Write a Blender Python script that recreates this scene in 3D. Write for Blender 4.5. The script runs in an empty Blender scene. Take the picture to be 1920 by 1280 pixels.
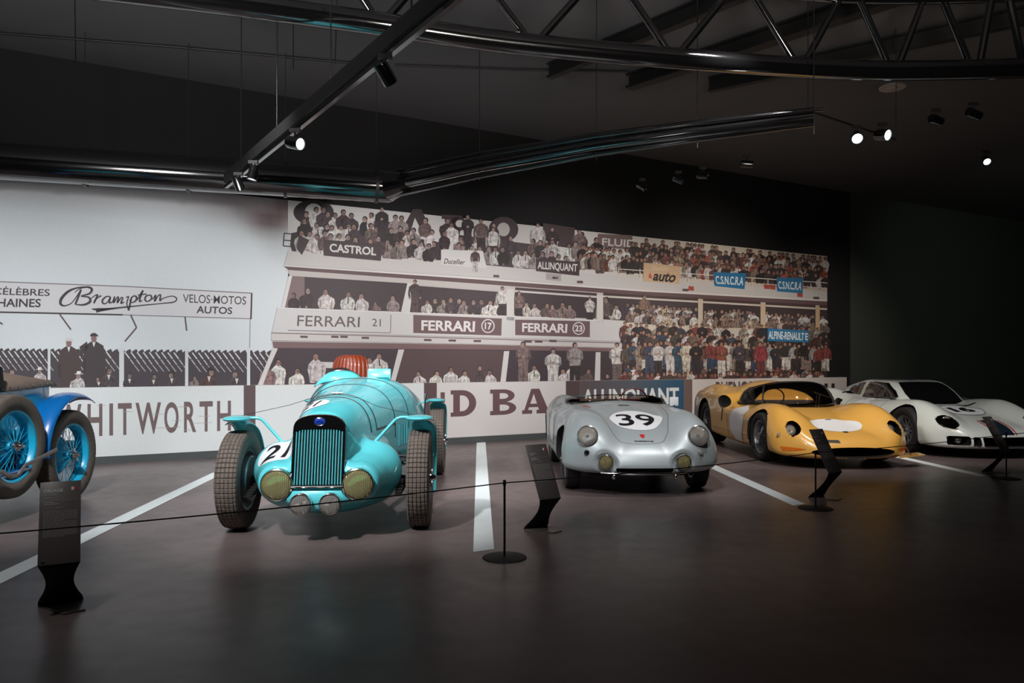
import bpy, bmesh, math, random
import numpy as np
from mathutils import Vector, Matrix
from mathutils.bvhtree import BVHTree

random.seed(7)
sc = bpy.context.scene
C = sc.collection
PI = math.pi

# ------------------------------------------------------------------ camera
F = 1400.0                      # focal length in pixels of a 1920 px wide frame
HZ = 681.0                      # horizon row
EYE = 1.3
cd = bpy.data.cameras.new('camera')
cd.sensor_width = 36.0
cd.lens = F / 1920.0 * 36.0
cd.shift_y = (HZ - 640.0) / 1920.0
cd.clip_end = 100
cam = bpy.data.objects.new('camera', cd)
C.objects.link(cam)
cam.location = (0, 0, EYE)
cam.rotation_euler = (PI / 2, 0, 0)
sc.camera = cam

# ------------------------------------------------------------------ exposure and world
sc.view_settings.view_transform = 'Standard'
sc.view_settings.look = 'None'
sc.view_settings.exposure = 0.0
sc.view_settings.gamma = 1.0
sc.view_settings.use_curve_mapping = False
world = bpy.data.worlds.new('world')
sc.world = world
world.use_nodes = True
world.node_tree.nodes['Background'].inputs[0].default_value = (0.55, 0.5, 0.5, 1)
world.node_tree.nodes['Background'].inputs[1].default_value = 0.01

# wall frame: base point seen at column 540 and directions
P0 = Vector((-3.27, 10.9, 0))
U = Vector((0.8738, 0.4863, 0)).normalized()
N = Vector((-U.y, U.x, 0))      # away from the room

def at_depth(px, py, Y):
    return Vector(((px - 960) * Y / F, Y, EYE - (py - HZ) * Y / F))

def floor_at(px, py):
    Y = F * EYE / (py - HZ)
    return Vector(((px - 960) * Y / F, Y, 0))

def wall_sz(px, py, off=0.0):
    a = (px - 960) / F
    s = (a * (P0.y - off * N.y) - (P0.x - off * N.x)) / (U.x - a * U.y)
    Y = P0.y - off * N.y + s * U.y
    return s, EYE - (py - HZ) * Y / F

def wall_pt(s, z, off=0.0):
    p = P0 + U * s - N * off
    return (p.x, p.y, z)

# ------------------------------------------------------------------ lights
def spot(name, loc, target, power, angle=60, blend=0.6, size=0.08, color=(1, 0.96, 0.93)):
    l = bpy.data.lights.new(name, 'SPOT')
    l.energy = power
    l.spot_size = math.radians(angle)
    l.spot_blend = blend
    l.shadow_soft_size = size
    l.color = color
    o = bpy.data.objects.new(name, l)
    C.objects.link(o)
    o.location = loc
    o.rotation_euler = (Vector(target) - Vector(loc)).to_track_quat('-Z', 'Y').to_euler()
    return o

COOL = (0.98, 0.985, 1.0)
NEUT = (1.0, 0.965, 0.95)
WARM = (1.0, 0.92, 0.85)
# wall washers along the printed wall, unseen spots added just below the duct level
for s, d, zt, e, col in ((-4.6, 4.0, 1.3, 490, COOL), (-1.6, 4.2, 1.3, 530, COOL), (1.6, 4.4, 1.45, 730, NEUT),
                         (4.8, 4.6, 1.5, 700, NEUT), (8.4, 4.6, 1.5, 560, WARM), (11.6, 4.2, 1.2, 250, WARM)):
    a = P0 + U * s - N * d
    t = P0 + U * s
    spot('wall_wash_fill', (a.x, a.y, 3.15), (t.x, t.y, zt), e, 80, 1.0, 0.12, col)
# car spots
spot('car_light', (-2.6, 2.2, 4.3), (-1.5, 6.3, 0.6), 1350, 40, 0.8, 0.12, COOL)
spot('car_light', (-0.2, 4.4, 4.5), (-1.5, 7.6, 0.9), 900, 52, 0.9, 0.14, COOL)
spot('car_light', (-2.9, 6.0, 4.6), (-1.6, 8.3, 0.9), 420, 60, 0.9, 0.14, COOL)
spot('car_light', (-3.1, 3.0, 4.3), (-4.3, 6.9, 0.6), 900, 50, 0.8, 0.12, COOL)
spot('car_light', (0.3, 3.8, 4.3), (1.3, 7.9, 0.5), 500, 40, 0.8, 0.10, COOL)
spot('car_light', (2.2, 6.4, 4.6), (1.3, 8.6, 0.7), 420, 60, 0.9, 0.12, NEUT)
spot('car_light', (3.0, 5.6, 4.3), (4.1, 10.2, 0.5), 850, 42, 0.8, 0.10, WARM)
spot('car_light', (4.9, 8.6, 4.6), (4.1, 11.0, 0.5), 420, 60, 0.9, 0.10, WARM)
spot('car_light', (5.6, 6.6, 4.3), (6.7, 11.0, 0.5), 560, 44, 0.8, 0.12, NEUT)
# faint lift of the ceiling from unseen spots added beside the camera, aimed up
spot('ceiling_fill', (-3.5, 1.5, 2.2), (-3.4, 4.6, 5.2), 1700, 100, 1.0, 0.6, NEUT)
spot('ceiling_fill', (2.0, 1.5, 2.2), (2.0, 4.6, 5.2), 1100, 100, 1.0, 0.6, WARM)
# added unseen spots: floor glow in front of the cars on the left
spot('floor_fill', (-3.0, 3.2, 4.4), (-3.2, 5.6, 0.0), 170, 80, 1.0, 0.2, NEUT)
spot('floor_fill', (0.6, 4.4, 4.4), (0.6, 6.6, 0.0), 100, 80, 1.0, 0.2, NEUT)
# unseen spot added for the wall glow on the far right
spot('wall_fill', (9.5, 9.0, 4.6), (12.5, 18.5, 1.8), 420, 70, 1.0, 0.3, (0.85, 1.0, 0.85))

# ------------------------------------------------------------------ materials
def lin(c):
    return tuple(((v / 255.0) / 12.92 if v / 255.0 <= 0.04045 else ((v / 255.0 + 0.055) / 1.055) ** 2.4) for v in c)

def mat(name, rgb, rough=0.5, metal=0.0, coat=0.0, spec=0.5, emit=None, estr=1.0, noise=0.0, nscale=8.0, bump=0.0, trans=0.0, alpha=1.0):
    m = bpy.data.materials.new(name)
    m.use_nodes = True
    nt = m.node_tree
    b = nt.nodes['Principled BSDF']
    c = lin(rgb) + (1.0,)
    b.inputs['Base Color'].default_value = c
    b.inputs['Roughness'].default_value = rough
    b.inputs['Metallic'].default_value = metal
    b.inputs['Specular IOR Level'].default_value = spec
    b.inputs['Coat Weight'].default_value = coat
    b.inputs['Coat Roughness'].default_value = 0.06
    if trans: b.inputs['Transmission Weight'].default_value = trans
    if alpha < 1: b.inputs['Alpha'].default_value = alpha
    if emit:
        b.inputs['Emission Color'].default_value = lin(emit) + (1.0,)
        b.inputs['Emission Strength'].default_value = estr
    if noise or bump:
        tc = nt.nodes.new('ShaderNodeTexCoord')
        nz = nt.nodes.new('ShaderNodeTexNoise')
        nz.inputs['Scale'].default_value = nscale
        nz.inputs['Detail'].default_value = 6
        nt.links.new(tc.outputs['Object'], nz.inputs['Vector'])
        if noise:
            mx = nt.nodes.new('ShaderNodeMix'); mx.data_type = 'RGBA'
            mx.inputs[6].default_value = tuple(v * (1 - noise) for v in c[:3]) + (1,)
            mx.inputs[7].default_value = tuple(min(1, v * (1 + noise)) for v in c[:3]) + (1,)
            nt.links.new(nz.outputs['Fac'], mx.inputs[0])
            nt.links.new(mx.outputs[2], b.inputs['Base Color'])
        if bump:
            bp = nt.nodes.new('ShaderNodeBump'); bp.inputs['Strength'].default_value = bump
            bp.inputs['Distance'].default_value = 0.01
            nt.links.new(nz.outputs['Fac'], bp.inputs['Height'])
            nt.links.new(bp.outputs['Normal'], b.inputs['Normal'])
    return m

M = {}
M['teal'] = mat('teal_paint', (92, 203, 212), 0.32, coat=0.9)
M['blue'] = mat('blue_paint', (10, 112, 190), 0.28, coat=0.9)
M['cyan'] = mat('cyan_paint', (50, 178, 205), 0.3, coat=0.9)
M['cyanrim'] = mat('cyan_rim_paint', (25, 178, 222), 0.35, coat=0.5)
M['silver'] = mat('silver_paint', (172, 181, 183), 0.42, metal=0.3, coat=0.45)
M['yellow'] = mat('yellow_paint', (226, 173, 84), 0.3, coat=0.9)
M['white'] = mat('white_paint', (205, 210, 203), 0.3, coat=0.9)
M['rubber'] = mat('tyre_rubber', (100, 90, 83), 0.75, noise=0.25, nscale=30)
M['rubberblk'] = mat('black_rubber', (22, 21, 21), 0.7)
M['chrome'] = mat('chrome', (205, 200, 198), 0.16, metal=1.0)
M['alloy'] = mat('alloy_metal', (150, 152, 156), 0.35, metal=0.9)
M['steel'] = mat('dark_steel', (70, 66, 66), 0.4, metal=0.8)
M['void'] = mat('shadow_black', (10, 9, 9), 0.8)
M['blackgloss'] = mat('gloss_black', (12, 11, 12), 0.12, coat=0.6)
M['blackmatt'] = mat('matt_black', (13, 12, 12), 0.6)
M['duct'] = mat('glossy_black_duct', (14, 14, 15), 0.13, metal=0.0, coat=1.0, spec=0.9, bump=0.05, nscale=3)
M['glassdark'] = mat('dark_window_glass', (14, 13, 14), 0.06, coat=1.0)
M['decalwhite'] = mat('white_decal', (222, 224, 226), 0.4)
M['decalblack'] = mat('black_decal', (20, 20, 24), 0.4)
M['red'] = mat('red_decal', (190, 40, 45), 0.4)
M['orange'] = mat('orange_lens', (215, 110, 30), 0.2, coat=0.8, noise=0.4, nscale=60)
M['navy'] = mat('navy_decal', (18, 32, 46), 0.4)
M['bluebadge'] = mat('blue_badge', (25, 60, 160), 0.25, coat=0.8)
M['leather'] = mat('brown_leather', (132, 52, 26), 0.42, coat=0.2, noise=0.2, nscale=14)
M['canvas'] = mat('brown_canvas', (134, 116, 104), 0.8, noise=0.15, nscale=20, bump=0.2)
M['strap'] = mat('dark_strap', (38, 34, 40), 0.5)
M['paint_line'] = mat('white_line_paint', (215, 222, 222), 0.55, noise=0.06, nscale=9)
M['panelprint'] = mat('grey_print', (165, 160, 158), 0.5)
M['panelgrey'] = mat('grey_satin_panel', (92, 87, 85), 0.36)
M['discgrey'] = mat('pale_plastic', (150, 138, 130), 0.5)
M['lampglow'] = mat('lamp_glow', (255, 255, 255), 0.4, emit=(225, 242, 250), estr=3.0)
M['lampdim'] = mat('lamp_dim_glow', (200, 210, 215), 0.4, emit=(190, 205, 215), estr=0.6)
M['seat'] = mat('dark_seat', (30, 24, 24), 0.6)
M['tanseat'] = mat('brown_seat_cloth', (84, 66, 56), 0.7)
M['satin'] = mat('satin_grey_metal', (150, 143, 140), 0.5, metal=0.6)

def lens_mat(name, tint, gr):
    """fluted lamp glass: tinted clear glass with a rippled glossy face"""
    m = bpy.data.materials.new(name); m.use_nodes = True
    nt = m.node_tree; nt.nodes.remove(nt.nodes['Principled BSDF']); out = nt.nodes['Material Output']
    tc = nt.nodes.new('ShaderNodeTexCoord')
    w = nt.nodes.new('ShaderNodeTexWave'); w.inputs['Scale'].default_value = 22; w.inputs['Distortion'].default_value = 1.5; w.bands_direction = 'Y'
    nt.links.new(tc.outputs['Object'], w.inputs['Vector'])
    bp = nt.nodes.new('ShaderNodeBump'); bp.inputs['Strength'].default_value = 0.5; bp.inputs['Distance'].default_value = 0.01
    nt.links.new(w.outputs['Fac'], bp.inputs['Height'])
    t = nt.nodes.new('ShaderNodeBsdfTransparent'); t.inputs[0].default_value = tint + (1,)
    d = nt.nodes.new('ShaderNodeBsdfDiffuse'); d.inputs[0].default_value = tuple(v * gr * .5 for v in tint) + (1,)
    g = nt.nodes.new('ShaderNodeBsdfGlossy'); g.inputs['Roughness'].default_value = 0.06
    nt.links.new(bp.outputs['Normal'], g.inputs['Normal']); nt.links.new(bp.outputs['Normal'], d.inputs['Normal'])
    m1 = nt.nodes.new('ShaderNodeMixShader'); m1.inputs[0].default_value = 0.34
    nt.links.new(t.outputs[0], m1.inputs[1]); nt.links.new(d.outputs[0], m1.inputs[2])
    fr = nt.nodes.new('ShaderNodeFresnel'); fr.inputs[0].default_value = 1.6
    m2 = nt.nodes.new('ShaderNodeMixShader')
    nt.links.new(fr.outputs[0], m2.inputs[0]); nt.links.new(m1.outputs[0], m2.inputs[1]); nt.links.new(g.outputs[0], m2.inputs[2])
    nt.links.new(m2.outputs[0], out.inputs[0])
    return m
M['lensyellow'] = lens_mat('yellow_lamp_glass', (0.88, 0.78, 0.40), 1.3)
M['lensclear'] = lens_mat('clear_lamp_glass', (0.95, 0.91, 0.87), 1.1)
M['bowl'] = mat('lamp_reflector', (222, 212, 190), 0.45, metal=0.25, bump=0.9, nscale=40)

def clear_glass(name, tint=(0.85, 0.8, 0.75), dens=0.12):
    m = bpy.data.materials.new(name); m.use_nodes = True
    nt = m.node_tree; nt.nodes.remove(nt.nodes['Principled BSDF'])
    out = nt.nodes['Material Output']
    t = nt.nodes.new('ShaderNodeBsdfTransparent'); t.inputs[0].default_value = tint + (1,)
    g = nt.nodes.new('ShaderNodeBsdfGlossy'); g.inputs['Roughness'].default_value = 0.03
    fr = nt.nodes.new('ShaderNodeFresnel'); fr.inputs[0].default_value = 1.45
    mx = nt.nodes.new('ShaderNodeMixShader')
    nt.links.new(fr.outputs[0], mx.inputs[0]); nt.links.new(t.outputs[0], mx.inputs[1]); nt.links.new(g.outputs[0], mx.inputs[2])
    nt.links.new(mx.outputs[0], out.inputs[0])
    return m
M['glass'] = clear_glass('clear_glass')

# floor: dark taupe polished screed with soft blotches
def floor_mat():
    m = bpy.data.materials.new('polished_screed'); m.use_nodes = True
    nt = m.node_tree; b = nt.nodes['Principled BSDF']
    tc = nt.nodes.new('ShaderNodeTexCoord')
    n1 = nt.nodes.new('ShaderNodeTexNoise'); n1.inputs['Scale'].default_value = 0.9; n1.inputs['Detail'].default_value = 8; n1.inputs['Roughness'].default_value = 0.62
    n2 = nt.nodes.new('ShaderNodeTexNoise'); n2.inputs['Scale'].default_value = 7; n2.inputs['Detail'].default_value = 6
    nt.links.new(tc.outputs['Object'], n1.inputs['Vector']); nt.links.new(tc.outputs['Object'], n2.inputs['Vector'])
    cr = nt.nodes.new('ShaderNodeValToRGB')
    cr.color_ramp.elements[0].position = 0.3; cr.color_ramp.elements[1].position = 0.72
    cr.color_ramp.elements[0].color = lin((80, 69, 69)) + (1,); cr.color_ramp.elements[1].color = lin((113, 100, 98)) + (1,)
    nt.links.new(n1.outputs['Fac'], cr.inputs[0]); nt.links.new(cr.outputs[0], b.inputs['Base Color'])
    mr = nt.nodes.new('ShaderNodeMapRange')
    mr.inputs['To Min'].default_value = 0.26; mr.inputs['To Max'].default_value = 0.44
    nt.links.new(n2.outputs['Fac'], mr.inputs['Value']); nt.links.new(mr.outputs[0], b.inputs['Roughness'])
    bp = nt.nodes.new('ShaderNodeBump'); bp.inputs['Strength'].default_value = 0.04; bp.inputs['Distance'].default_value = 0.02
    nt.links.new(n2.outputs['Fac'], bp.inputs['Height']); nt.links.new(bp.outputs['Normal'], b.inputs['Normal'])
    b.inputs['Specular IOR Level'].default_value = 0.33
    return m
M['floor'] = floor_mat()
M['ceiling'] = mat('ceiling_grey', (80, 78, 80), 0.8, noise=0.08, nscale=1.2)
M['wallblack'] = mat('wall_black', (8, 7, 8), 0.8, noise=0.1, nscale=2)
M['wallgreen'] = mat('wall_dark_green_grey', (52, 55, 50), 0.8, noise=0.1, nscale=1.5)

def print_mat():
    m = bpy.data.materials.new('wall_print'); m.use_nodes = True
    nt = m.node_tree; b = nt.nodes['Principled BSDF']
    a = nt.nodes.new('ShaderNodeVertexColor'); a.layer_name = 'Col'
    tc = nt.nodes.new('ShaderNodeTexCoord')
    def grain(scale, lo, hi, c0, c1):
        nz = nt.nodes.new('ShaderNodeTexNoise')
        nz.inputs['Scale'].default_value = scale; nz.inputs['Detail'].default_value = 5; nz.inputs['Roughness'].default_value = .7
        nt.links.new(tc.outputs['Object'], nz.inputs['Vector'])
        mr = nt.nodes.new('ShaderNodeMapRange'); mr.inputs['From Min'].default_value = c0; mr.inputs['From Max'].default_value = c1
        mr.inputs['To Min'].default_value = lo; mr.inputs['To Max'].default_value = hi
        nt.links.new(nz.outputs['Fac'], mr.inputs['Value']); return mr
    fine = grain(60, .95, 1.04, .3, .7); coarse = grain(17, .45, 1.28, .36, .62)
    mx = nt.nodes.new('ShaderNodeMix'); nt.links.new(a.outputs['Alpha'], mx.inputs[0])
    nt.links.new(fine.outputs[0], mx.inputs[2]); nt.links.new(coarse.outputs[0], mx.inputs[3])
    vm = nt.nodes.new('ShaderNodeVectorMath'); vm.operation = 'SCALE'
    nt.links.new(a.outputs['Color'], vm.inputs[0]); nt.links.new(mx.outputs[0], vm.inputs['Scale'])
    nt.links.new(vm.outputs[0], b.inputs['Base Color'])
    b.inputs['Roughness'].default_value = 0.6
    return m
M['print'] = print_mat()

# ------------------------------------------------------------------ object helpers
def link_mesh(name, me, m=None, parent=None, smooth=True, mats=None):
    for k in (mats or [m]):
        me.materials.append(k)
    if smooth:
        me.polygons.foreach_set('use_smooth', [True] * len(me.polygons))
        me.set_sharp_from_angle(angle=math.radians(38))
    o = bpy.data.objects.new(name, me)
    C.objects.link(o)
    if parent: o.parent = parent
    return o

def thing(name, label, cat, loc=(0, 0, 0), rz=0.0, group=None):
    o = bpy.data.objects.new(name, None)
    C.objects.link(o)
    o.location = loc
    o.rotation_euler = (0, 0, rz)
    o['label'] = label; o['category'] = cat
    if group: o['group'] = group
    return o

def tag(o, label, cat, group=None):
    o['label'] = label; o['category'] = cat
    if group: o['group'] = group
    return o

class MB:
    def __init__(s):
        s.v = []; s.f = []
    def add(s, vs, fs):
        n = len(s.v)
        s.v.extend([tuple(p) for p in vs]); s.f.extend([tuple(i + n for i in q) for q in fs])
        return s
    def box(s, c, size, R=None, bev=0.0):
        hx, hy, hz = size[0] / 2, size[1] / 2, size[2] / 2
        if bev <= 0:
            vs = [Vector((x * hx, y * hy, z * hz)) for x in (-1, 1) for y in (-1, 1) for z in (-1, 1)]
            fs = [(0, 1, 3, 2), (4, 6, 7, 5), (0, 4, 5, 1), (2, 3, 7, 6), (0, 2, 6, 4), (1, 5, 7, 3)]
        else:
            bm = bmesh.new(); bmesh.ops.create_cube(bm, size=1)
            for v in bm.verts: v.co = Vector((v.co.x * size[0], v.co.y * size[1], v.co.z * size[2]))
            bmesh.ops.bevel(bm, geom=list(bm.edges), offset=bev, segments=2, affect='EDGES', profile=0.5)
            bm.verts.index_update()
            vs = [v.co.copy() for v in bm.verts]; fs = [tuple(v.index for v in f.verts) for f in bm.faces]
            bm.free()
        if R is not None: vs = [R @ p for p in vs]
        c = Vector(c)
        return s.add([p + c for p in vs], fs)
    def tube(s, pts, r, seg=10, caps=True, closed=False):
        pts = [Vector(p) for p in pts]; n = len(pts)
        rs = r if hasattr(r, '__len__') else [r] * n
        up = None; vs = []; fs = []
        for i, p in enumerate(pts):
            if closed: d = pts[(i + 1) % n] - pts[i - 1]
            else: d = pts[min(i + 1, n - 1)] - pts[max(i - 1, 0)]
            d.normalize()
            if up is None:
                a = Vector((0, 0, 1)) if abs(d.z) < 0.9 else Vector((1, 0, 0))
                up = (a - d * a.dot(d)).normalized()
            else:
                up = (up - d * up.dot(d)).normalized()
            sd = d.cross(up)
            for k in range(seg):
                t = 2 * PI * k / seg
                vs.append(p + up * (rs[i] * math.cos(t)) + sd * (rs[i] * math.sin(t)))
        m = n if closed else n - 1
        for i in range(m):
            j = (i + 1) % n
            for k in range(seg):
                l = (k + 1) % seg
                fs.append((i * seg + k, i * seg + l, j * seg + l, j * seg + k))
        if caps and not closed:
            fs.append(tuple(range(seg))[::-1]); fs.append(tuple((n - 1) * seg + k for k in range(seg)))
        return s.add(vs, fs)
    def lathe(s, prof, c=(0, 0, 0), axis=(0, 0, 1), seg=32, closed=False):
        c = Vector(c); ax = Vector(axis).normalized()
        a = Vector((0, 0, 1)) if abs(ax.z) < 0.9 else Vector((1, 0, 0))
        e1 = (a - ax * a.dot(ax)).normalized(); e2 = ax.cross(e1)
        vs = []; fs = []
        for (r, h) in prof:
            for k in range(seg):
                t = 2 * PI * k / seg
                vs.append(c + ax * h + (e1 * math.cos(t) + e2 * math.sin(t)) * max(r, 1e-5))
        n = len(prof)
        for i in range(n if closed else n - 1):
            j = (i + 1) % n
            for k in range(seg):
                l = (k + 1) % seg
                fs.append((i * seg + k, i * seg + l, j * seg + l, j * seg + k))
        return s.add(vs, fs)
    def ell(s, c, r, R=None, nu=20, nv=12):
        vs = []; fs = []
        c = Vector(c)
        for i in range(nv + 1):
            ph = PI * i / nv
            for k in range(nu):
                t = 2 * PI * k / nu
                p = Vector((r[0] * math.sin(ph) * math.cos(t), r[1] * math.sin(ph) * math.sin(t), r[2] * math.cos(ph)))
                if R is not None: p = R @ p
                vs.append(c + p)
        for i in range(nv):
            for k in range(nu):
                l = (k + 1) % nu
                fs.append((i * nu + k, (i + 1) * nu + k, (i + 1) * nu + l, i * nu + l))
        return s.add(vs, fs)
    def grid(s, rows, closed=False):
        n = len(rows[0]); vs = [p for r in rows for p in r]; fs = []
        for i in range(len(rows) - 1):
            for k in range(n if closed else n - 1):
                l = (k + 1) % n
                fs.append((i * n + k, i * n + l, (i + 1) * n + l, (i + 1) * n + k))
        return s.add(vs, fs)
    def mesh(s, name):
        me = bpy.data.meshes.new(name); me.from_pydata(s.v, [], s.f); me.update()
        bm = bmesh.new(); bm.from_mesh(me)
        bmesh.ops.remove_doubles(bm, verts=bm.verts, dist=1e-5)
        bmesh.ops.recalc_face_normals(bm, faces=bm.faces)
        bm.to_mesh(me); bm.free()
        return me
    def build(s, name, m, parent=None, smooth=True):
        return link_mesh(name, s.mesh(name), m, parent, smooth)

def sheet(rows, name, m, parent, th):
    """curved sheet with real thickness"""
    mb = MB(); mb.grid(rows)
    me = mb.mesh(name)
    o = link_mesh(name, me, m, parent)
    md = o.modifiers.new('thickness', 'SOLIDIFY'); md.thickness = th; md.offset = 0
    return o

def copy_tree(o, parent=None):
    c = o.copy(); C.objects.link(c); c.parent = parent if parent else o.parent
    for ch in list(o.children): copy_tree(ch, c)
    return c

# ------------------------------------------------------------------ smooth tables and implicit bodies
def sm(xs, ys):
    xs = np.array(xs, float); ys = np.array(ys, float)
    if xs[0] > xs[-1]: xs = xs[::-1]; ys = ys[::-1]
    d = np.diff(ys) / np.diff(xs); m = np.zeros(len(xs))
    m[1:-1] = np.where(d[1:] * d[:-1] > 0, 2 * d[1:] * d[:-1] / np.where(np.abs(d[1:] + d[:-1]) < 1e-9, 1, d[1:] + d[:-1]), 0)
    m[0] = d[0]; m[-1] = d[-1]
    fx = np.linspace(xs[0], xs[-1], 900)
    i = np.clip(np.searchsorted(xs, fx) - 1, 0, len(xs) - 2)
    h = xs[i + 1] - xs[i]; t = (fx - xs[i]) / h
    fy = (2 * t**3 - 3 * t**2 + 1) * ys[i] + (t**3 - 2 * t**2 + t) * h * m[i] + (-2 * t**3 + 3 * t**2) * ys[i + 1] + (t**3 - t**2) * h * m[i + 1]
    k = np.ones(25) / 25
    pad = np.pad(fy, 12, mode='edge'); pad[:12] = fy[0] + (np.arange(12) - 12) * (fy[1] - fy[0]); pad[-12:] = fy[-1] + (np.arange(12) + 1) * (fy[-1] - fy[-2])
    fy = np.convolve(pad, k, 'valid')
    return lambda x: np.interp(x, fx, fy)

def smin(a, b, k):
    h = np.maximum(k - np.abs(a - b), 0) / k
    return np.minimum(a, b) - h * h * k * 0.25
def smax(a, b, k):
    return -smin(-a, -b, k)
def sell(x, y, z, c, r):
    qx, qy, qz = (x - c[0]), (y - c[1]), (z - c[2])
    k0 = np.sqrt((qx / r[0])**2 + (qy / r[1])**2 + (qz / r[2])**2)
    k1 = np.sqrt((qx / r[0]**2)**2 + (qy / r[1]**2)**2 + (qz / r[2]**2)**2) + 1e-9
    return k0 * (k0 - 1) / k1
def scone(x, y, z, a, b, ra, rb):
    bx, by, bz = b[0] - a[0], b[1] - a[1], b[2] - a[2]
    t = np.clip(((x - a[0]) * bx + (y - a[1]) * by + (z - a[2]) * bz) / (bx * bx + by * by + bz * bz), 0, 1)
    return np.sqrt((x - a[0] - t * bx)**2 + (y - a[1] - t * by)**2 + (z - a[2] - t * bz)**2) - (ra + (rb - ra) * t)
def sbox(x, y, z, c, h, r=0.02):
    qx = np.abs(x - c[0]) - h[0] + r; qy = np.abs(y - c[1]) - h[1] + r; qz = np.abs(z - c[2]) - h[2] + r
    return np.sqrt(np.maximum(qx, 0)**2 + np.maximum(qy, 0)**2 + np.maximum(qz, 0)**2) + np.minimum(np.maximum(np.maximum(qx, qy), qz), 0) - r
def top_slope(T, x):
    e = 0.01
    return np.sqrt(1 + ((T(x + e) - T(x - e)) / (2 * e))**2)

def nets(V, o, res):
    ins = V < 0
    n = np.array(V.shape)
    cnt = np.zeros(n - 1, np.int8)
    cs = [(i, j, k) for i in (0, 1) for j in (0, 1) for k in (0, 1)]
    for (i, j, k) in cs:
        cnt += ins[i:n[0] - 1 + i, j:n[1] - 1 + j, k:n[2] - 1 + k]
    mask = (cnt > 0) & (cnt < 8)
    I, J, K = np.nonzero(mask)
    idx = -np.ones(mask.shape, np.int64); idx[mask] = np.arange(len(I))
    val = {c: V[I + c[0], J + c[1], K + c[2]] for c in cs}
    acc = np.zeros((len(I), 3)); num = np.zeros(len(I))
    for a in cs:
        for ax in range(3):
            if a[ax]: continue
            b = list(a); b[ax] = 1; b = tuple(b)
            va, vb = val[a], val[b]
            cr = (va < 0) != (vb < 0)
            t = np.where(cr, va / np.where(cr, va - vb, 1), 0)
            p = np.tile(np.array(a, float), (len(I), 1)); p[:, ax] += t
            acc += p * cr[:, None]; num += cr
    P = (np.stack([I, J, K], 1) + acc / num[:, None]) * res + o
    fs = []
    for ax in range(3):
        a1, a2 = [(1, 2), (2, 0), (0, 1)][ax]
        sl0 = [slice(None)] * 3; sl1 = [slice(None)] * 3
        sl0[ax] = slice(0, n[ax] - 1); sl1[ax] = slice(1, n[ax])
        A = ins[tuple(sl0)]; B = ins[tuple(sl1)]
        cr = A != B
        q = np.array(np.nonzero(cr)).T
        ok = (q[:, a1] > 0) & (q[:, a2] > 0) & (q[:, a1] < n[a1] - 1) & (q[:, a2] < n[a2] - 1)
        q = q[ok]
        d1 = np.zeros(3, int); d1[a1] = 1; d2 = np.zeros(3, int); d2[a2] = 1
        def g(p): return idx[p[:, 0], p[:, 1], p[:, 2]]
        quad = np.stack([g(q - d1 - d2), g(q - d2), g(q), g(q - d1)], 1)
        w = A[q[:, 0], q[:, 1], q[:, 2]]
        quad[~w] = quad[~w][:, ::-1]
        fs.append(quad)
    return P, np.concatenate(fs)

def grad_step(fn, P, lim):
    e = 0.002; v = fn(P); G = np.zeros_like(P)
    for a in range(3):
        d = np.zeros(3); d[a] = e
        G[:, a] = (fn(P + d) - fn(P - d)) / (2 * e)
    g2 = (G**2).sum(1)
    st = -(v / np.maximum(g2, 0.05))[:, None] * G
    L = np.sqrt((st**2).sum(1)); return st * np.minimum(1, lim / np.maximum(L, 1e-9))[:, None]

def implicit_body(outer, x0, x1, yw, z0, z1, res, cuts=(), k=.003):
    """cuts: (function, material index); edges of the openings are snapped so they stay crisp"""
    def f(x, y, z):
        d = outer(x, y, z)
        for (c, m) in cuts: d = smax(d, -c(x, y, z), k)
        return d
    xs = np.arange(x0, x1 + res, res); ys = np.arange(0, yw + res, res); zs = np.arange(z0, z1 + res, res)
    V = f(xs[:, None, None], ys[None, :, None], zs[None, None, :]) + np.zeros((len(xs), len(ys), len(zs)))
    V = np.concatenate([V[:, :0:-1, :], V], axis=1)
    V = np.where(V == 0, 1e-6, V)
    P, Q = nets(V, np.array([xs[0], -ys[-1], zs[0]]), res)
    on = lambda fn: (lambda p: fn(p[:, 0], np.abs(p[:, 1]), p[:, 2]))
    for it in range(3): P = P + grad_step(on(f), P, .5 * res)
    def nd_(fn, p):
        e = 0.003; v = fn(p); g2 = np.zeros(len(p))
        for a in range(3):
            d = np.zeros(3); d[a] = e; g2 += ((fn(p + d) - fn(p - d)) / (2 * e))**2
        return np.abs(v) / np.sqrt(np.maximum(g2, .05))
    mi = np.zeros(len(Q), int)
    for (c, m) in cuts:
        near = (nd_(on(c), P) < .72 * res) & (nd_(on(outer), P) < .72 * res)
        if near.any():
            p = P[near]
            for it in range(6):
                p = p + grad_step(on(c), p, .3 * res); p = p + grad_step(on(outer), p, .3 * res)
            P[near] = p
    cen = P[Q].mean(1); oc = nd_(on(outer), cen)
    for (c, m) in cuts:
        cc = nd_(on(c), cen); mi = np.where((cc < oc) & (cc < .6 * res), m, mi)
    return P, Q, mi

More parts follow.
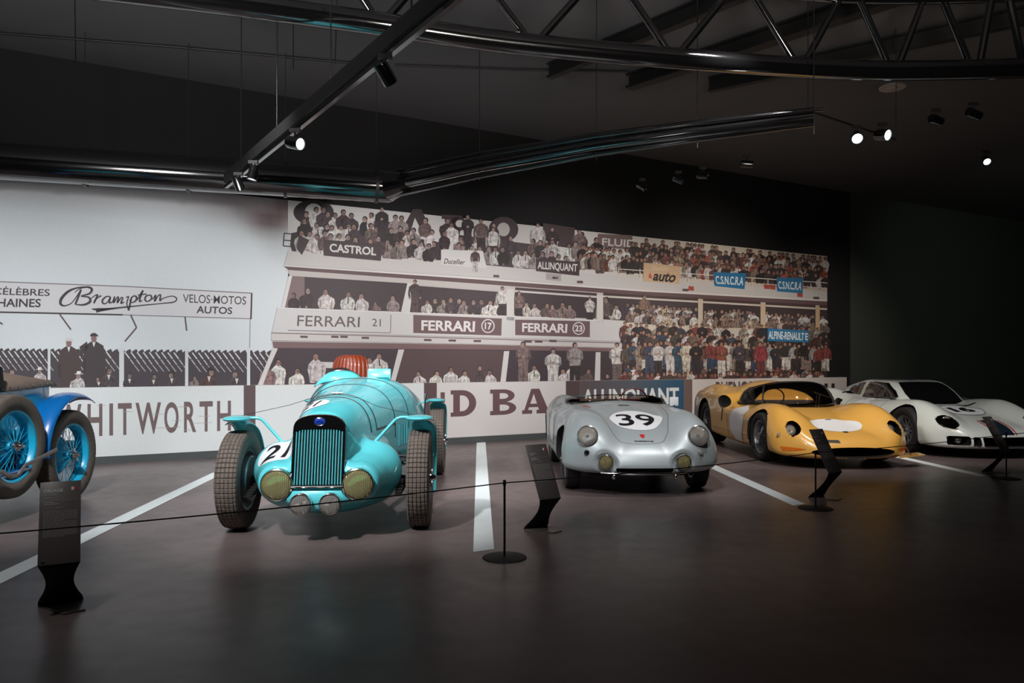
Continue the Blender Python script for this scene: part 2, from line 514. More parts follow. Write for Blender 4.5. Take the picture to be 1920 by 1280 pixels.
def body_object(name, P, Q, mats, parent, mi=None):
    me = bpy.data.meshes.new(name)
    me.vertices.add(len(P)); me.vertices.foreach_set('co', P.astype(np.float32).ravel())
    me.loops.add(len(Q) * 4); me.loops.foreach_set('vertex_index', Q.astype(np.int32).ravel())
    me.polygons.add(len(Q)); me.polygons.foreach_set('loop_start', np.arange(0, len(Q) * 4, 4, dtype=np.int32))
    me.polygons.foreach_set('loop_total', np.full(len(Q), 4, np.int32))
    for m in mats: me.materials.append(m)
    if mi is not None: me.polygons.foreach_set('material_index', mi.astype(np.int32))
    me.update(calc_edges=True); me.validate()
    me.polygons.foreach_set('use_smooth', [True] * len(me.polygons))
    me.set_sharp_from_angle(angle=math.radians(42))
    o = bpy.data.objects.new(name, me); C.objects.link(o)
    if parent: o.parent = parent
    bvh = BVHTree.FromPolygons([tuple(p) for p in P.tolist()], Q.tolist())
    return o, bvh

# ------------------------------------------------------------------ projecting marks onto bodies
class Frame:
    """2D frame in the thing's own space; points are cast along d onto the body"""
    def __init__(s, o, ux, uy, d, bvh, off=0.002):
        s.o = Vector(o); s.ux = Vector(ux); s.uy = Vector(uy); s.d = Vector(d).normalized(); s.b = bvh; s.off = off
    def cast(s, a, b, off=None):
        p = s.o + s.ux * a + s.uy * b
        h, nrm, i, dist = s.b.ray_cast(p, s.d)
        if h is None: return None, None
        if nrm.dot(s.d) > 0: nrm = -nrm
        return h + nrm * (s.off if off is None else off), nrm

def decal_star(name, pts, fr, m, parent, rings=7, off=None, sub=3):
    """filled outline (star-shaped about its centre) laid on the surface"""
    P = []
    n = len(pts)
    for i in range(n):
        a, b = pts[i], pts[(i + 1) % n]
        for k in range(sub): P.append((a[0] + (b[0] - a[0]) * k / sub, a[1] + (b[1] - a[1]) * k / sub))
    cx = sum(p[0] for p in P) / len(P); cy = sum(p[1] for p in P) / len(P)
    rows = []; last = None
    for r in range(rings + 1):
        t = r / rings; row = []
        for p in P:
            q, _ = fr.cast(cx + (p[0] - cx) * t, cy + (p[1] - cy) * t, off)
            if q is None: q = last if last is not None else Vector((0, 0, 0))
            last = q; row.append(q)
        rows.append(row)
    mb = MB(); mb.grid(rows, closed=True)
    return mb.build(name, m, parent)

def ellipse(cx, cy, rx, ry, n=40, rot=0):
    out = []
    for k in range(n):
        t = 2 * PI * k / n; x = rx * math.cos(t); y = ry * math.sin(t)
        out.append((cx + x * math.cos(rot) - y * math.sin(rot), cy + x * math.sin(rot) + y * math.cos(rot)))
    return out

def text_mesh(s, bold=0.0, shear=0.0, sx=1.0):
    """outline text normalised to unit box: returns verts 2D and faces"""
    cu = bpy.data.curves.new('t', 'FONT'); cu.body = s; cu.offset = bold; cu.shear = shear; cu.resolution_u = 5
    o = bpy.data.objects.new('t', cu); C.objects.link(o)
    dg = bpy.context.evaluated_depsgraph_get(); dg.update()
    me = bpy.data.meshes.new_from_object(o.evaluated_get(dg))
    bm = bmesh.new(); bm.from_mesh(me)
    bmesh.ops.triangulate(bm, faces=bm.faces); bm.verts.index_update()
    vs = [(v.co.x, v.co.y) for v in bm.verts]; fs = [tuple(v.index for v in f.verts) for f in bm.faces]
    bm.free()
    bpy.data.objects.remove(o); bpy.data.curves.remove(cu); bpy.data.meshes.remove(me)
    x0 = min(v[0] for v in vs); x1 = max(v[0] for v in vs); y0 = min(v[1] for v in vs); y1 = max(v[1] for v in vs)
    return [((v[0] - x0) / (x1 - x0), (v[1] - y0) / (y1 - y0)) for v in vs], fs

def decal_text(name, s, x0, y0, w, h, fr, m, parent, bold=0.0, shear=0.0, off=0.004, cell=0.02):
    vs, fs = text_mesh(s, bold, shear)
    bm = bmesh.new()
    bv = [bm.verts.new((x0 + v[0] * w, y0 + v[1] * h, 0)) for v in vs]
    for f in fs:
        try: bm.faces.new([bv[i] for i in f])
        except ValueError: pass
    for it in range(5):
        long = [e for e in bm.edges if e.calc_length() > cell]
        if not long: break
        bmesh.ops.subdivide_edges(bm, edges=long, cuts=1)
        bmesh.ops.triangulate(bm, faces=bm.faces)
    last = Vector((0, 0, 0))
    for v in bm.verts:
        q, _ = fr.cast(v.co.x, v.co.y, off)
        if q is None: q = last
        last = q; v.co = q
    me = bpy.data.meshes.new(name); bm.to_mesh(me); bm.free()
    return link_mesh(name, me, m, parent)

def decal_seam(name, pts, fr, r, m, parent, step=0.02, off=0.0):
    out = []
    for i in range(len(pts) - 1):
        a, b = pts[i], pts[i + 1]
        n = max(1, int(math.hypot(b[0] - a[0], b[1] - a[1]) / step))
        for k in range(n + (1 if i == len(pts) - 2 else 0)):
            q, _ = fr.cast(a[0] + (b[0] - a[0]) * k / n, a[1] + (b[1] - a[1]) * k / n, off)
            if q is not None: out.append(q)
    if len(out) < 2: return None
    return MB().tube(out, r, 6).build(name, m, parent)

def lamp(name, parent, pos, axis, r, rim, lens, depth=0.03, cup=None):
    """round lamp: chrome rim and shell; reflector with bulb and domed glass as sub-parts"""
    mb = MB()
    mb.lathe([(r * 0.86, 0.0), (r * 0.88, 0.012), (r * 0.93, 0.019), (r * 0.98, 0.016), (r, 0.006), (r, -0.01), (r * 0.97, -depth), (r * 0.6, -depth - r * .35), (0.0, -depth - r * .5)], pos, axis, 40)
    a = mb.build(name, rim, parent)
    mb = MB(); mb.lathe([(r * .88 * k / 8, -r * .42 * (1 - (k / 8)**2) + .002) for k in range(9)], pos, axis, 36); mb.build('reflector', M['bowl'], a)
    ax = Vector(axis).normalized(); c = Vector(pos)
    mb = MB(); mb.lathe([(0, -.02), (r * .16, -.02), (r * .17, -.006), (r * .10, .004), (0, .006)], c - ax * r * .1, ax, 18); mb.build('bulb_shield', M['steel'], a)
    lb = MB(); prof = []
    for k in range(8):
        t = k / 7 * PI / 2
        prof.append((r * 0.88 * math.cos(t), 0.006 + r * 0.20 * math.sin(t)))
    lb.lathe(prof, pos, axis, 36)
    lb.build('lens', lens, a)
    return a

# ------------------------------------------------------------------ wheels
WH = {}
def tyre_mesh(key, R, w, rr, tread):
    if key in WH: return WH[key]
    h = R - rr
    prof = sm([0, .12, .25, .38, .5, .62, .75, .88, 1], [0, 0, 0, 0, 0, 0, 0, 0, 0])
    secs = []
    half = [(w * .34, rr), (w * .44, rr + h * .12), (w * .5, rr + h * .38), (w * .5, rr + h * .58), (w * .475, rr + h * .8), (w * .43, rr + h * .93)]
    nt = 25
    tr = []
    for k in range(nt):
        y = w * .41 * (1 - 2 * k / (nt - 1))
        r = R - h * .05 * (abs(y) / (w * .41))**2.2
        tr.append((y, r))
    pr = half + tr + [(-a, b) for a, b in half[::-1]]
    seg = 62 * 7 if tread == 'block' else 96
    mb = MB(); rows = []
    for (i, (y, r)) in enumerate(pr):
        row = []
        it = len(half) <= i < len(half) + nt
        for k in range(seg):
            rad = r
            if tread == 'block':
                if it and (i - len(half)) % 5 == 2 : rad -= 0.007
                ph = k % 7
                if ((y / w * 10) % 1 > -1) and ph == 0 and (it or len(half) - 1 <= i <= len(half) + nt): rad -= 0.008
            elif tread == 'rib':
                if it and (i - len(half)) % 6 == 3: rad -= 0.005
            t = 2 * PI * k / seg
            row.append((rad * math.cos(t), y, rad * math.sin(t)))
        rows.append(row)
    mb.grid(rows, closed=True)
    WH[key] = mb.mesh('tyre')
    return WH[key]

def make_wheel(parent, pos, side, key, R, w, rr, style, rimmat, tyremat, tread='rib', nutmat=None, hubmat=None, flat=0.0, name='wheel'):
    tyre = tyre_mesh(key, R, w, rr, tread)
    first = (key, 'rim') not in WH
    if first:
        mb = MB()
        a = w * .40
        mb.lathe([(rr + .004, -a), (rr + .012, -a + .01), (rr - .008, -a + .02), (rr - .025, -a * .4), (rr - .025, a * .4), (rr - .008, a - .02), (rr + .012, a - .01), (rr + .004, a), (rr - .012, a - .004), (rr - .034, a * .4), (rr - .034, -a * .4), (rr - .012, -a + .004)], (0, 0, 0), (0, 1, 0), 56, closed=True)
        WH[(key, 'rim')] = mb.mesh('wheel')
        mb = MB()
        if style == 'wire':
            for ring, (yh, yr, hr, n) in enumerate(((a * .95, a * .2, .03, 24), (-a * .35, a * .0, .05, 24))):
                for k in range(n):
                    t = 2 * PI * k / n; sgn = 1 if k % 2 else -1; t2 = t + sgn * 0.42
                    mb.tube([(hr * math.cos(t2 + .0), yh, hr * math.sin(t2)), ((rr - .03) * math.cos(t), yr, (rr - .03) * math.sin(t))], 0.0024, 5, False)
            mb.lathe([(.02, a), (.036, a), (.036, a * .6), (.05, a * .0), (.06, -a * .5), (.10, -a * .6), (.10, -a), (.02, -a)], (0, 0, 0), (0, 1, 0), 24)
        elif style == 'disc':
            prof = [(rr - .03, a * .1), (rr - .05, a * .45), (rr * .62, a * .35), (rr * .5, a * .62), (rr * .34, a * .55), (.05, a * .5), (.0, a * .5)]
            mb.lathe(prof, (0, 0, 0), (0, 1, 0), 40)
        elif style == 'star':
            n = 10
            for k in range(n):
                t = 2 * PI * k / n
                c, s_ = math.cos(t), math.sin(t)
                R3 = Matrix(((c, 0, -s_), (0, 1, 0), (s_, 0, c)))
                mb.box(R3 @ Vector((rr * .52, a * .35, 0)), (rr * .88, .03, .024), R3, .006)
            mb.lathe([(rr * .34, a * .1), (rr * .34, a * .5), (rr * .22, a * .62), (0, a * .62)], (0, 0, 0), (0, 1, 0), 30)
            mb.lathe([(rr * .93, a * -.4), (0.0, a * -.4)], (0, 0, 0), (0, 1, 0), 30)
        WH[(key, 'spokes')] = mb.mesh('spokes')
        mb = MB()
        mb.lathe([(0, a + .055), (.016, a + .055), (.022, a + .045), (.028, a + .03), (.042, a + .02), (.045, a), (.04, a - .02), (0.03, a - .04), (0, a - .04)], (0, 0, 0), (0, 1, 0), 20)
        for k in range(3 if style != 'wire' else 2):
            t = 2 * PI * k / (3 if style != 'wire' else 2) + .5
            c, s_ = math.cos(t), math.sin(t)
            R3 = Matrix(((c, 0, -s_), (0, 1, 0), (s_, 0, c)))
            mb.box(R3 @ Vector((.05, a + .022, 0)), (.055, .014, .026), R3, .005)
        WH[(key, 'nut')] = mb.mesh('hub_nut')
        WH[key].materials.append(tyremat); WH[(key, 'rim')].materials.append(rimmat)
        WH[(key, 'spokes')].materials.append(hubmat or rimmat); WH[(key, 'nut')].materials.append(nutmat or M['chrome'])
        for q in (key, (key, 'rim'), (key, 'spokes'), (key, 'nut')):
            WH[q].polygons.foreach_set('use_smooth', [True] * len(WH[q].polygons)); WH[q].set_sharp_from_angle(angle=math.radians(38))
    o = bpy.data.objects.new(name, WH[(key, 'rim')]); C.objects.link(o); o.parent = parent
    o.location = pos; o.rotation_euler = (0, 0.37 * len(WH) + pos[0], 0 if side > 0 else PI)
    for nm, q in (('tyre', key), ('spokes', (key, 'spokes')), ('hub_nut', (key, 'nut'))):
        c = bpy.data.objects.new(nm, WH[q]); C.objects.link(c); c.parent = o
    return o
# ================================================================== the setting
def slab(name, pts, m, kind='structure', z0=None, th=None):
    mb = MB(); mb.add(pts, [tuple(range(len(pts)))])
    o = mb.build(name, m, None, False)
    if kind: o['kind'] = kind
    return o
CE = 5.2
mb = MB(); mb.box((2, 8, -0.05), (32, 30, 0.1)); o = mb.build('floor', M['floor'], None, False); o['kind'] = 'structure'
mb = MB(); mb.box((2, 8, CE + 0.05), (32, 30, 0.1)); o = mb.build('ceiling', M['ceiling'], None, False); o['kind'] = 'structure'
def wall_box(name, a, b, z0, z1, th, m):
    a = Vector((a[0], a[1], 0)); b = Vector((b[0], b[1], 0)); d = (b - a).normalized(); n = Vector((-d.y, d.x, 0))
    mb = MB(); p = [a, b, b + n * th, a + n * th]
    mb.add([(q.x, q.y, z0) for q in p] + [(q.x, q.y, z1) for q in p], [(0, 1, 5, 4), (1, 2, 6, 5), (2, 3, 7, 6), (3, 0, 4, 7), (3, 2, 1, 0), (4, 5, 6, 7)])
    o = mb.build(name, m, None, False); o['kind'] = 'structure'; return o
WA = P0 + U * -9.0 + N * 0.03; WB = P0 + U * 12.6 + N * 0.03; WC = P0 + U * 21 + N * 0.03
wall_box('wall_back', WA, WB, 0, CE, 0.2, M['wallblack'])
wall_box('wall_back_right', WB, WC, 0, CE, 0.2, M['wallgreen'])
wall_box('wall_left', (WA.x, -6), WA, 0, CE, 0.2, M['wallblack'])
wall_box('wall_right', WC, (WC.x, -6), 0, CE, 0.2, M['wallgreen'])
wall_box('wall_front', (WC.x, -6), (WA.x, -6), 0, CE, 0.2, M['wallblack'])

# ------------------------------------------------------------------ printed wall
class Print:
    def __init__(s, off):
        s.v = []; s.f = []; s.c = []; s.off = off; s.k = 0; s.g = 0.0; s.a = []
    def poly(s, pts, col, layer=0):
        d = s.off + layer * 0.0003
        n = len(s.v)
        for p in pts: s.v.append(wall_pt(*wall_sz(p[0], p[1], d), d))
        s.f.append(tuple(range(n, n + len(pts)))); s.c.append([col] * len(pts)); s.a.append(s.g)
    def gpoly(s, pts, cols, layer=0):
        s.poly(pts, cols[0], layer); s.c[-1] = list(cols)
    def tri(s, vs, fs, col, layer):
        d = s.off + layer * 0.0003; n = len(s.v)
        for p in vs: s.v.append(wall_pt(*wall_sz(p[0], p[1], d), d))
        for f in fs: s.f.append(tuple(i + n for i in f)); s.c.append([col] * len(f)); s.a.append(0.0)
    def ell(s, cx, cy, rx, ry, col, layer=0, n=12, a0=0, a1=2 * PI):
        s.poly([(cx + rx * math.cos(a0 + (a1 - a0) * k / n), cy + ry * math.sin(a0 + (a1 - a0) * k / n)) for k in range(n + (0 if a1 - a0 > 6 else 1))], col, layer)
    def line(s, pts, w, col, layer=0):
        for i in range(len(pts) - 1):
            a, b = pts[i], pts[i + 1]
            w0 = w[i] if hasattr(w, '__len__') else w; w1 = w[i + 1] if hasattr(w, '__len__') else w
            dx, dy = b[0] - a[0], b[1] - a[1]; L = math.hypot(dx, dy) or 1; nx, ny = -dy / L, dx / L
            s.poly([(a[0] + nx * w0 / 2, a[1] + ny * w0 / 2), (b[0] + nx * w1 / 2, b[1] + ny * w1 / 2), (b[0] - nx * w1 / 2, b[1] - ny * w1 / 2), (a[0] - nx * w0 / 2, a[1] - ny * w0 / 2)], col, layer)
    def curve(s, pts, w, col, layer=0, n=8):
        """smooth pen stroke through points"""
        P = [pts[0]] + list(pts) + [pts[-1]]; out = []; ws = []
        W = [w[0]] + list(w) + [w[-1]] if hasattr(w, '__len__') else [w] * len(P)
        W = [q * 1.22 + .15 for q in W]
        for i in range(1, len(P) - 2):
            for k in range(n + (1 if i == len(P) - 3 else 0)):
                t = k / n; q = []
                for a in (0, 1):
                    p0, p1, p2, p3 = P[i - 1][a], P[i][a], P[i + 1][a], P[i + 2][a]
                    q.append(0.5 * ((2 * p1) + (-p0 + p2) * t + (2 * p0 - 5 * p1 + 4 * p2 - p3) * t * t + (-p0 + 3 * p1 - 3 * p2 + p3) * t**3))
                out.append(tuple(q)); ws.append(W[i] + (W[i + 1] - W[i]) * t)
        # one joined ribbon
        L = []; R = []
        for i, p in enumerate(out):
            a = out[max(i - 1, 0)]; b = out[min(i + 1, len(out) - 1)]
            dx, dy = b[0] - a[0], b[1] - a[1]; l = math.hypot(dx, dy) or 1
            nx, ny = -dy / l * ws[i] / 2, dx / l * ws[i] / 2
            L.append((p[0] + nx, p[1] + ny)); R.append((p[0] - nx, p[1] - ny))
        for i in range(len(out) - 1):
            s.poly([L[i], L[i + 1], R[i + 1], R[i]], col, layer)
    def text(s, t, q, col, layer, bold=0.0, shear=0.0):
        """q: tl, tr, br, bl in picture coordinates of the print"""
        vs, fs = text_mesh(t, bold, shear)
        (tl, tr, br, bl) = q; out = []
        for (u, v) in vs:
            tx = (tl[0] + (tr[0] - tl[0]) * u, tl[1] + (tr[1] - tl[1]) * u)
            bx = (bl[0] + (br[0] - bl[0]) * u, bl[1] + (br[1] - bl[1]) * u)
            out.append((bx[0] + (tx[0] - bx[0]) * v, bx[1] + (tx[1] - bx[1]) * v))
        s.tri(out, fs, col, layer)
    def build(s, name, th, z0, z1):
        me = bpy.data.meshes.new(name); me.from_pydata(s.v, [], s.f); me.update()
        at = me.color_attributes.new('Col', 'FLOAT_COLOR', 'CORNER')
        flat = []
        for cs, al in zip(s.c, s.a):
            for c in cs: flat.extend(lin(c) + (al,))
        at.data.foreach_set('color', flat)
        me.materials.append(M['print'])
        o = bpy.data.objects.new(name, me); C.objects.link(o)
        return o

W_ = (186, 184, 184); W2 = (196, 200, 202); D_ = (52, 38, 42); MD = (96, 78, 80); LT = (170, 165, 163)
rnd = random.Random(11)
def jit(c, a=14): 
    k = rnd.uniform(-a, a); return tuple(max(8, min(235, v + k + rnd.uniform(-3, 3))) for v in c)
cnt = [0]
def mute(c):
    if min(c) > 130: return c
    g = sum(c) / 3; return tuple(v * .62 + (g * .5 + q * .5) * .38 for v, q in zip(c, (70, 54, 50)))
def bust(P, cx, top, s, shirt, skin=(140, 118, 112), hair=(44, 32, 34), base=6, hat=None, arms=True, depth=2.7):
    """head and shoulders leaning on a rail; s = head height"""
    if cx > 1090: shirt = mute(shirt)
    if cx > 1090: top = max(top, topy(cx) + 1.5)
    P.g = .9
    cnt[0] += 1; L = base + (cnt[0] % 24) * 0.28
    lean = rnd.uniform(-.25, .25) * s
    sw = s * rnd.uniform(.85, 1.05)
    y1 = top + s * depth
    P.poly([(cx - .22 * s + lean, top + .8 * s), (cx - sw * .6 + lean, top + 1.12 * s), (cx - sw, top + 1.42 * s), (cx - sw * 1.12, top + 2.1 * s), (cx - sw * .8, y1), (cx + sw * .8, y1), (cx + sw * 1.12, top + 2.0 * s), (cx + sw, top + 1.42 * s), (cx + sw * .6 + lean, top + 1.12 * s), (cx + .22 * s + lean, top + .8 * s)], shirt, L)
    if arms:
        sh = tuple(v * .78 for v in shirt)
        P.line([(cx - sw * .72, top + 1.6 * s), (cx - sw * .8, y1 - .3 * s), (cx - .1 * s, y1 - .1 * s)], .2 * s, sh, L + .1)
        P.line([(cx + sw * .72, top + 1.6 * s), (cx + sw * .6, y1)], .16 * s, sh, L + .1)
        P.ell(cx - .05 * s, y1 - .12 * s, .2 * s, .14 * s, skin, L + .15, 7)
        if rnd.random() < .4: P.poly([(cx + lean * .5 - .08 * s, top + 1.05 * s), (cx + lean * .5 + .08 * s, top + 1.05 * s), (cx + .1 * s, top + 1.9 * s), (cx - .06 * s, top + 1.9 * s)], tuple(v * .35 for v in skin), L + .12)
    P.ell(cx + lean, top + .46 * s, .42 * s, .46 * s, hair, L + .14, 9)
    g = rnd.uniform(-.12, .12) * s
    P.ell(cx + lean + g, top + .62 * s, .31 * s, .40 * s, skin, L + .17, 9)
    P.line([(cx + lean + g - .18 * s, top + .58 * s), (cx + lean + g + .18 * s, top + .57 * s)], .09 * s, tuple(v * .78 for v in skin), L + .2)
    P.line([(cx + lean + g - .1 * s, top + .82 * s), (cx + lean + g + .1 * s, top + .82 * s)], .06 * s, tuple(v * .75 for v in skin), L + .2)
    for q in range(2):
        fx = cx + rnd.uniform(-.7, .7) * sw; P.line([(fx, top + 1.5 * s), (fx + rnd.uniform(-.2, .2) * s, top + rnd.uniform(1.9, 2.6) * s)], .12 * s, tuple(v * rnd.uniform(.72, .9) for v in shirt), L + .09)
    if rnd.random() < .18: P.poly([(cx + lean - .26 * s, top + .5 * s), (cx + lean + .28 * s, top + .5 * s), (cx + lean + .26 * s, top + .62 * s), (cx + lean - .24 * s, top + .62 * s)], tuple(v * .4 for v in skin), L + .22)
    if hat:
        P.poly([(cx + lean - .62 * s, top + .34 * s), (cx + lean + .62 * s, top + .34 * s), (cx + lean + .6 * s, top + .24 * s), (cx + lean - .6 * s, top + .24 * s)], hat, L + .24)
        P.poly([(cx + lean - .36 * s, top + .26 * s), (cx + lean + .36 * s, top + .26 * s), (cx + lean + .28 * s, top - .12 * s), (cx + lean - .28 * s, top - .12 * s)], hat, L + .25)
    P.g = 0.0
def full(P, cx, top, h, shirt, legs, skin=(150, 122, 112), hair=(44, 32, 34), base=6):
    """standing figure"""
    if cx > 1090: shirt = mute(shirt); legs = mute(legs)
    P.g = .9
    cnt[0] += 1; L = base + (cnt[0] % 24) * 0.28; s = h / 7.2; y = top
    w = s * rnd.uniform(1.0, 1.25); st = rnd.uniform(.1, .4) * s
    P.poly([(cx - w * .75, y + 3.7 * s), (cx - st - .55 * s, y + h), (cx - st + .1 * s, y + h), (cx, y + 4.6 * s), (cx + st - .1 * s, y + h), (cx + st + .55 * s, y + h), (cx + w * .75, y + 3.7 * s)], legs, L)
    P.poly([(cx - .2 * s, y + .85 * s), (cx - w * .9, y + 1.3 * s), (cx - w * .95, y + 2.4 * s), (cx - w * .75, y + 3.9 * s), (cx + w * .75, y + 3.9 * s), (cx + w * .95, y + 2.4 * s), (cx + w * .9, y + 1.3 * s), (cx + .2 * s, y + .85 * s)], shirt, L + .05)
    k = rnd.random()
    sh = tuple(v * .8 for v in shirt)
    if k < .5:
        P.line([(cx - w * .95, y + 1.5 * s), (cx - w * 1.05, y + 2.8 * s), (cx + .1 * s, y + 2.5 * s)], .42 * s, sh, L + .1)
        P.line([(cx + w * .95, y + 1.5 * s), (cx + w * 1.05, y + 2.8 * s), (cx - .1 * s, y + 2.6 * s)], .42 * s, sh, L + .1)
        P.ell(cx, y + 2.5 * s, .3 * s, .25 * s, skin, L + .13, 7)
    else:
        for g in (-1, 1):
            P.line([(cx + g * w * .95, y + 1.5 * s), (cx + g * w * 1.2, y + 2.9 * s), (cx + g * w * 1.05, y + 3.9 * s)], .4 * s, sh, L + .1)
            P.ell(cx + g * w * 1.05, y + 4.0 * s, .22 * s, .28 * s, skin, L + .12, 6)
    P.ell(cx, y + .42 * s, .44 * s, .48 * s, hair, L + .13, 8)
    P.ell(cx + rnd.uniform(-.1, .1) * s, y + .58 * s, .33 * s, .42 * s, skin, L + .17, 8)
    fx = cx + rnd.uniform(-.5, .5) * w; P.line([(fx, y + 1.4 * s), (fx, y + 3.4 * s)], .16 * s, tuple(v * .75 for v in shirt), L + .08)
    P.line([(cx, y + 4.4 * s), (cx + .05 * s, y + h)], .14 * s, tuple(v * .7 for v in legs), L + .03)
    P.g = 0.0

P = Print(0.0)
# left part: pale sky with a smoke cloud in its corner, over an old grandstand
nx, ny = 46, 22; X0, X1 = -230, 540
def topy(x): return 375 + .104 * (x - 540)
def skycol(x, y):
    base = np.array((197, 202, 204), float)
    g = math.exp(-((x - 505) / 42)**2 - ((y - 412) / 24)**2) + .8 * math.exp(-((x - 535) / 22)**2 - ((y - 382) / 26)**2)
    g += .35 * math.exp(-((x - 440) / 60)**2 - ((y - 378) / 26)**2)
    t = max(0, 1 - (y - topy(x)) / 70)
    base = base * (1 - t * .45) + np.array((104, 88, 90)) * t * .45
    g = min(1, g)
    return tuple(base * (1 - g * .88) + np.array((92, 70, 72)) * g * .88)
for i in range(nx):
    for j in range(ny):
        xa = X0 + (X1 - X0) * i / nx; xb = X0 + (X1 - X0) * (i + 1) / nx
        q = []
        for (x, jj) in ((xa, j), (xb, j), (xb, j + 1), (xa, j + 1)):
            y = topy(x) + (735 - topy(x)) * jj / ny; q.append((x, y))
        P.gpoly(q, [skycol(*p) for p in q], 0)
# banner
DK = (48, 38, 42)
P.poly([(-230, 527), (0, 528), (240, 537), (472, 549.5), (471, 597), (240, 588), (0, 584.5), (-230, 581)], (196, 194, 196), 1)
P.line([(-230, 527), (0, 528), (240, 537), (472, 549.5)], 1.8, (110, 98, 100), 2)
P.line([(-230, 583), (0, 585), (230, 590)], 3, DK, 2); P.line([(230, 590), (471, 597.5)], 1.4, MD, 2)
P.line([(472, 549), (470.5, 598)], 3, DK, 2)
P.text('CÉLÈBRES', [(-12, 536), (94, 539), (93, 555), (-13, 552)], DK, 3, .012)
P.text('CHAINES', [(-22, 559), (77, 560), (76, 576), (-23, 575)], DK, 3, .02)
P.text('VELOS·MOTOS', [(343, 551), (462, 556), (461, 571), (343, 567)], DK, 3, .004)
P.text('AUTOS', [(369, 573), (436, 576), (435, 589), (368, 587)], DK, 3, .02)
# script lettering
def cv(pts, w, **k): P.curve(pts, w, DK, 3, **k)
cv([(171, 539), (160, 538), (143, 540), (127, 547), (115, 560), (114, 570), (122, 573), (134, 568), (144, 555), (152, 543), (147, 556), (141, 571)], [1, 2, 2.4, 4, 4.5, 4, 2, 1.5, 1.5, 2, 3.4, 3])
cv([(140, 548), (150, 541), (164, 538), (172, 542), (168, 550), (152, 555), (166, 557), (169, 565), (158, 571), (143, 571)], [1.2, 1.5, 2.5, 4, 3, 1.4, 2.6, 4, 3, 1.5])
cv([(170, 560), (178, 554), (183, 553), (180, 560), (176, 568), (182, 559), (190, 554)], [1.2, 1.6, 2.6, 3, 2.4, 1.4, 2.6])
cv([(207, 556), (199, 556), (192, 563), (194, 569), (201, 567), (207, 557), (205, 567), (211, 566)], [1.5, 2, 3, 2.4, 1.6, 2, 2.8, 1.4])
cv([(211, 566), (215, 556), (213, 567), (220, 557), (222, 558), (220, 567), (227, 558), (230, 559), (227, 568), (233, 566)], [1.4, 2, 2.8, 1.5, 2.2, 2.8, 1.5, 2.2, 2.8, 1.4])
cv([(236, 558), (241, 556), (238, 568), (241, 580), (247, 556), (241, 582)], [1.4, 2, 2, .8, 2, 3])
cv([(243, 564), (250, 555), (256, 557), (254, 564), (247, 567), (244, 565)], [1.5, 1.8, 3, 2.6, 1.5, 1.2])
cv([(257, 563), (264, 550), (268, 545), (263, 557), (262, 565), (267, 563)], [1.4, 1.8, 2.4, 3, 2.6, 1.2]); cv([(258, 553), (275, 551)], [1.4, 2])
cv([(281, 553), (274, 555), (272, 562), (277, 565), (284, 560), (283, 554), (280, 553)], [1.6, 2.6, 2.8, 1.6, 2.8, 2.4, 1.4])
cv([(286, 561), (292, 553), (290, 564), (296, 555), (301, 553), (300, 563), (306, 559), (322, 555), (331, 559), (326, 566), (300, 569), (250, 574), (205, 579), (180, 583)], [1.4, 2, 3, 1.6, 2.4, 2.8, 1.5, 1.4, 2, 2, 1.6, 2, 3, 5])
cv([(172, 579), (186, 580), (214, 578)], [1, 4.5, 1.5])
for q in ([(112, 589), (133, 618)], [(245, 590), (256, 614), (234, 640)], [(347, 594), (350, 620)], [(-6, 600), (5, 608)]):
    P.line(q, 3, (84, 66, 66), 2)
P.line([(469, 598), (467, 720)], 2, (150, 146, 146), 2)
# dark stand with scalloped awning and lattice
dk = (58, 50, 56)
xs = list(range(-230, 520, 12)); poly = []
for x in xs: poly += [(x, 655 + .008 * x), (x + 6, 652 + .008 * x), (x + 9, 658 + .008 * x)]
xr = 512
poly = [p for p in poly if p[0] < xr]
P.poly(poly + [(xr, 660), (486, 735), (-230, 735)], dk, 1)
x = -226
while x < 500:
    if not any(abs(x + 10 - q) < 8 for q in (92, 228, 350, 466)):
        y0 = 658 + .008 * x
        P.line([(x, y0), (x + 9, y0 + 12)], 2.3, (196, 196, 196), 2); P.line([(x + 10, y0 + 13.5), (x + 17, y0 + 23)], 1.8, (186, 184, 184), 2); P.line([(x + 18, y0 + 24.5), (x + 27, y0 + 36)], 1.6, (166, 162, 162), 2)
    x += 11.5
for (x, w) in ((92, 5), (228, 9), (350, 6), (466, 6)):
    P.poly([(x - w / 2, 652), (x + w / 2, 652), (x + w / 2, 735), (x - w / 2, 735)], (194, 196, 196), 3)
for (cx, top, h, col, cap) in ((129, 636, 110, (62, 46, 46), (190, 188, 186)), (176, 627, 118, (54, 44, 46), (50, 40, 40))):
    s = 14
    P.poly([(cx - 5, top + 13), (cx - 17, top + 21), (cx - 21, top + 52), (cx - 17, top + 100), (cx + 19, top + 100), (cx + 23, top + 52), (cx + 18, top + 21), (cx + 5, top + 13)], col, 5)
    P.poly([(cx - 3, top + 14), (cx + 3, top + 14), (cx, top + 24)], (205, 202, 200), 6)
    P.ell(cx, top + 7, 5.4, 8, (124, 96, 92), 6, 12); P.ell(cx, top + 2, 7, 5, cap, 7, 10, PI, 2 * PI); P.line([(cx - 7, top + 2.5), (cx + 9, top + 2.5)], 1.6, cap, 7.5)
    P.poly([(cx - 20, top + 45), (cx - 14, top + 45), (cx - 15, top + 72), (cx - 20, top + 70)], tuple(v * .8 for v in col), 6)
P.poly([(149, 650), (163, 640), (166, 652), (152, 668)], (54, 44, 46), 5)
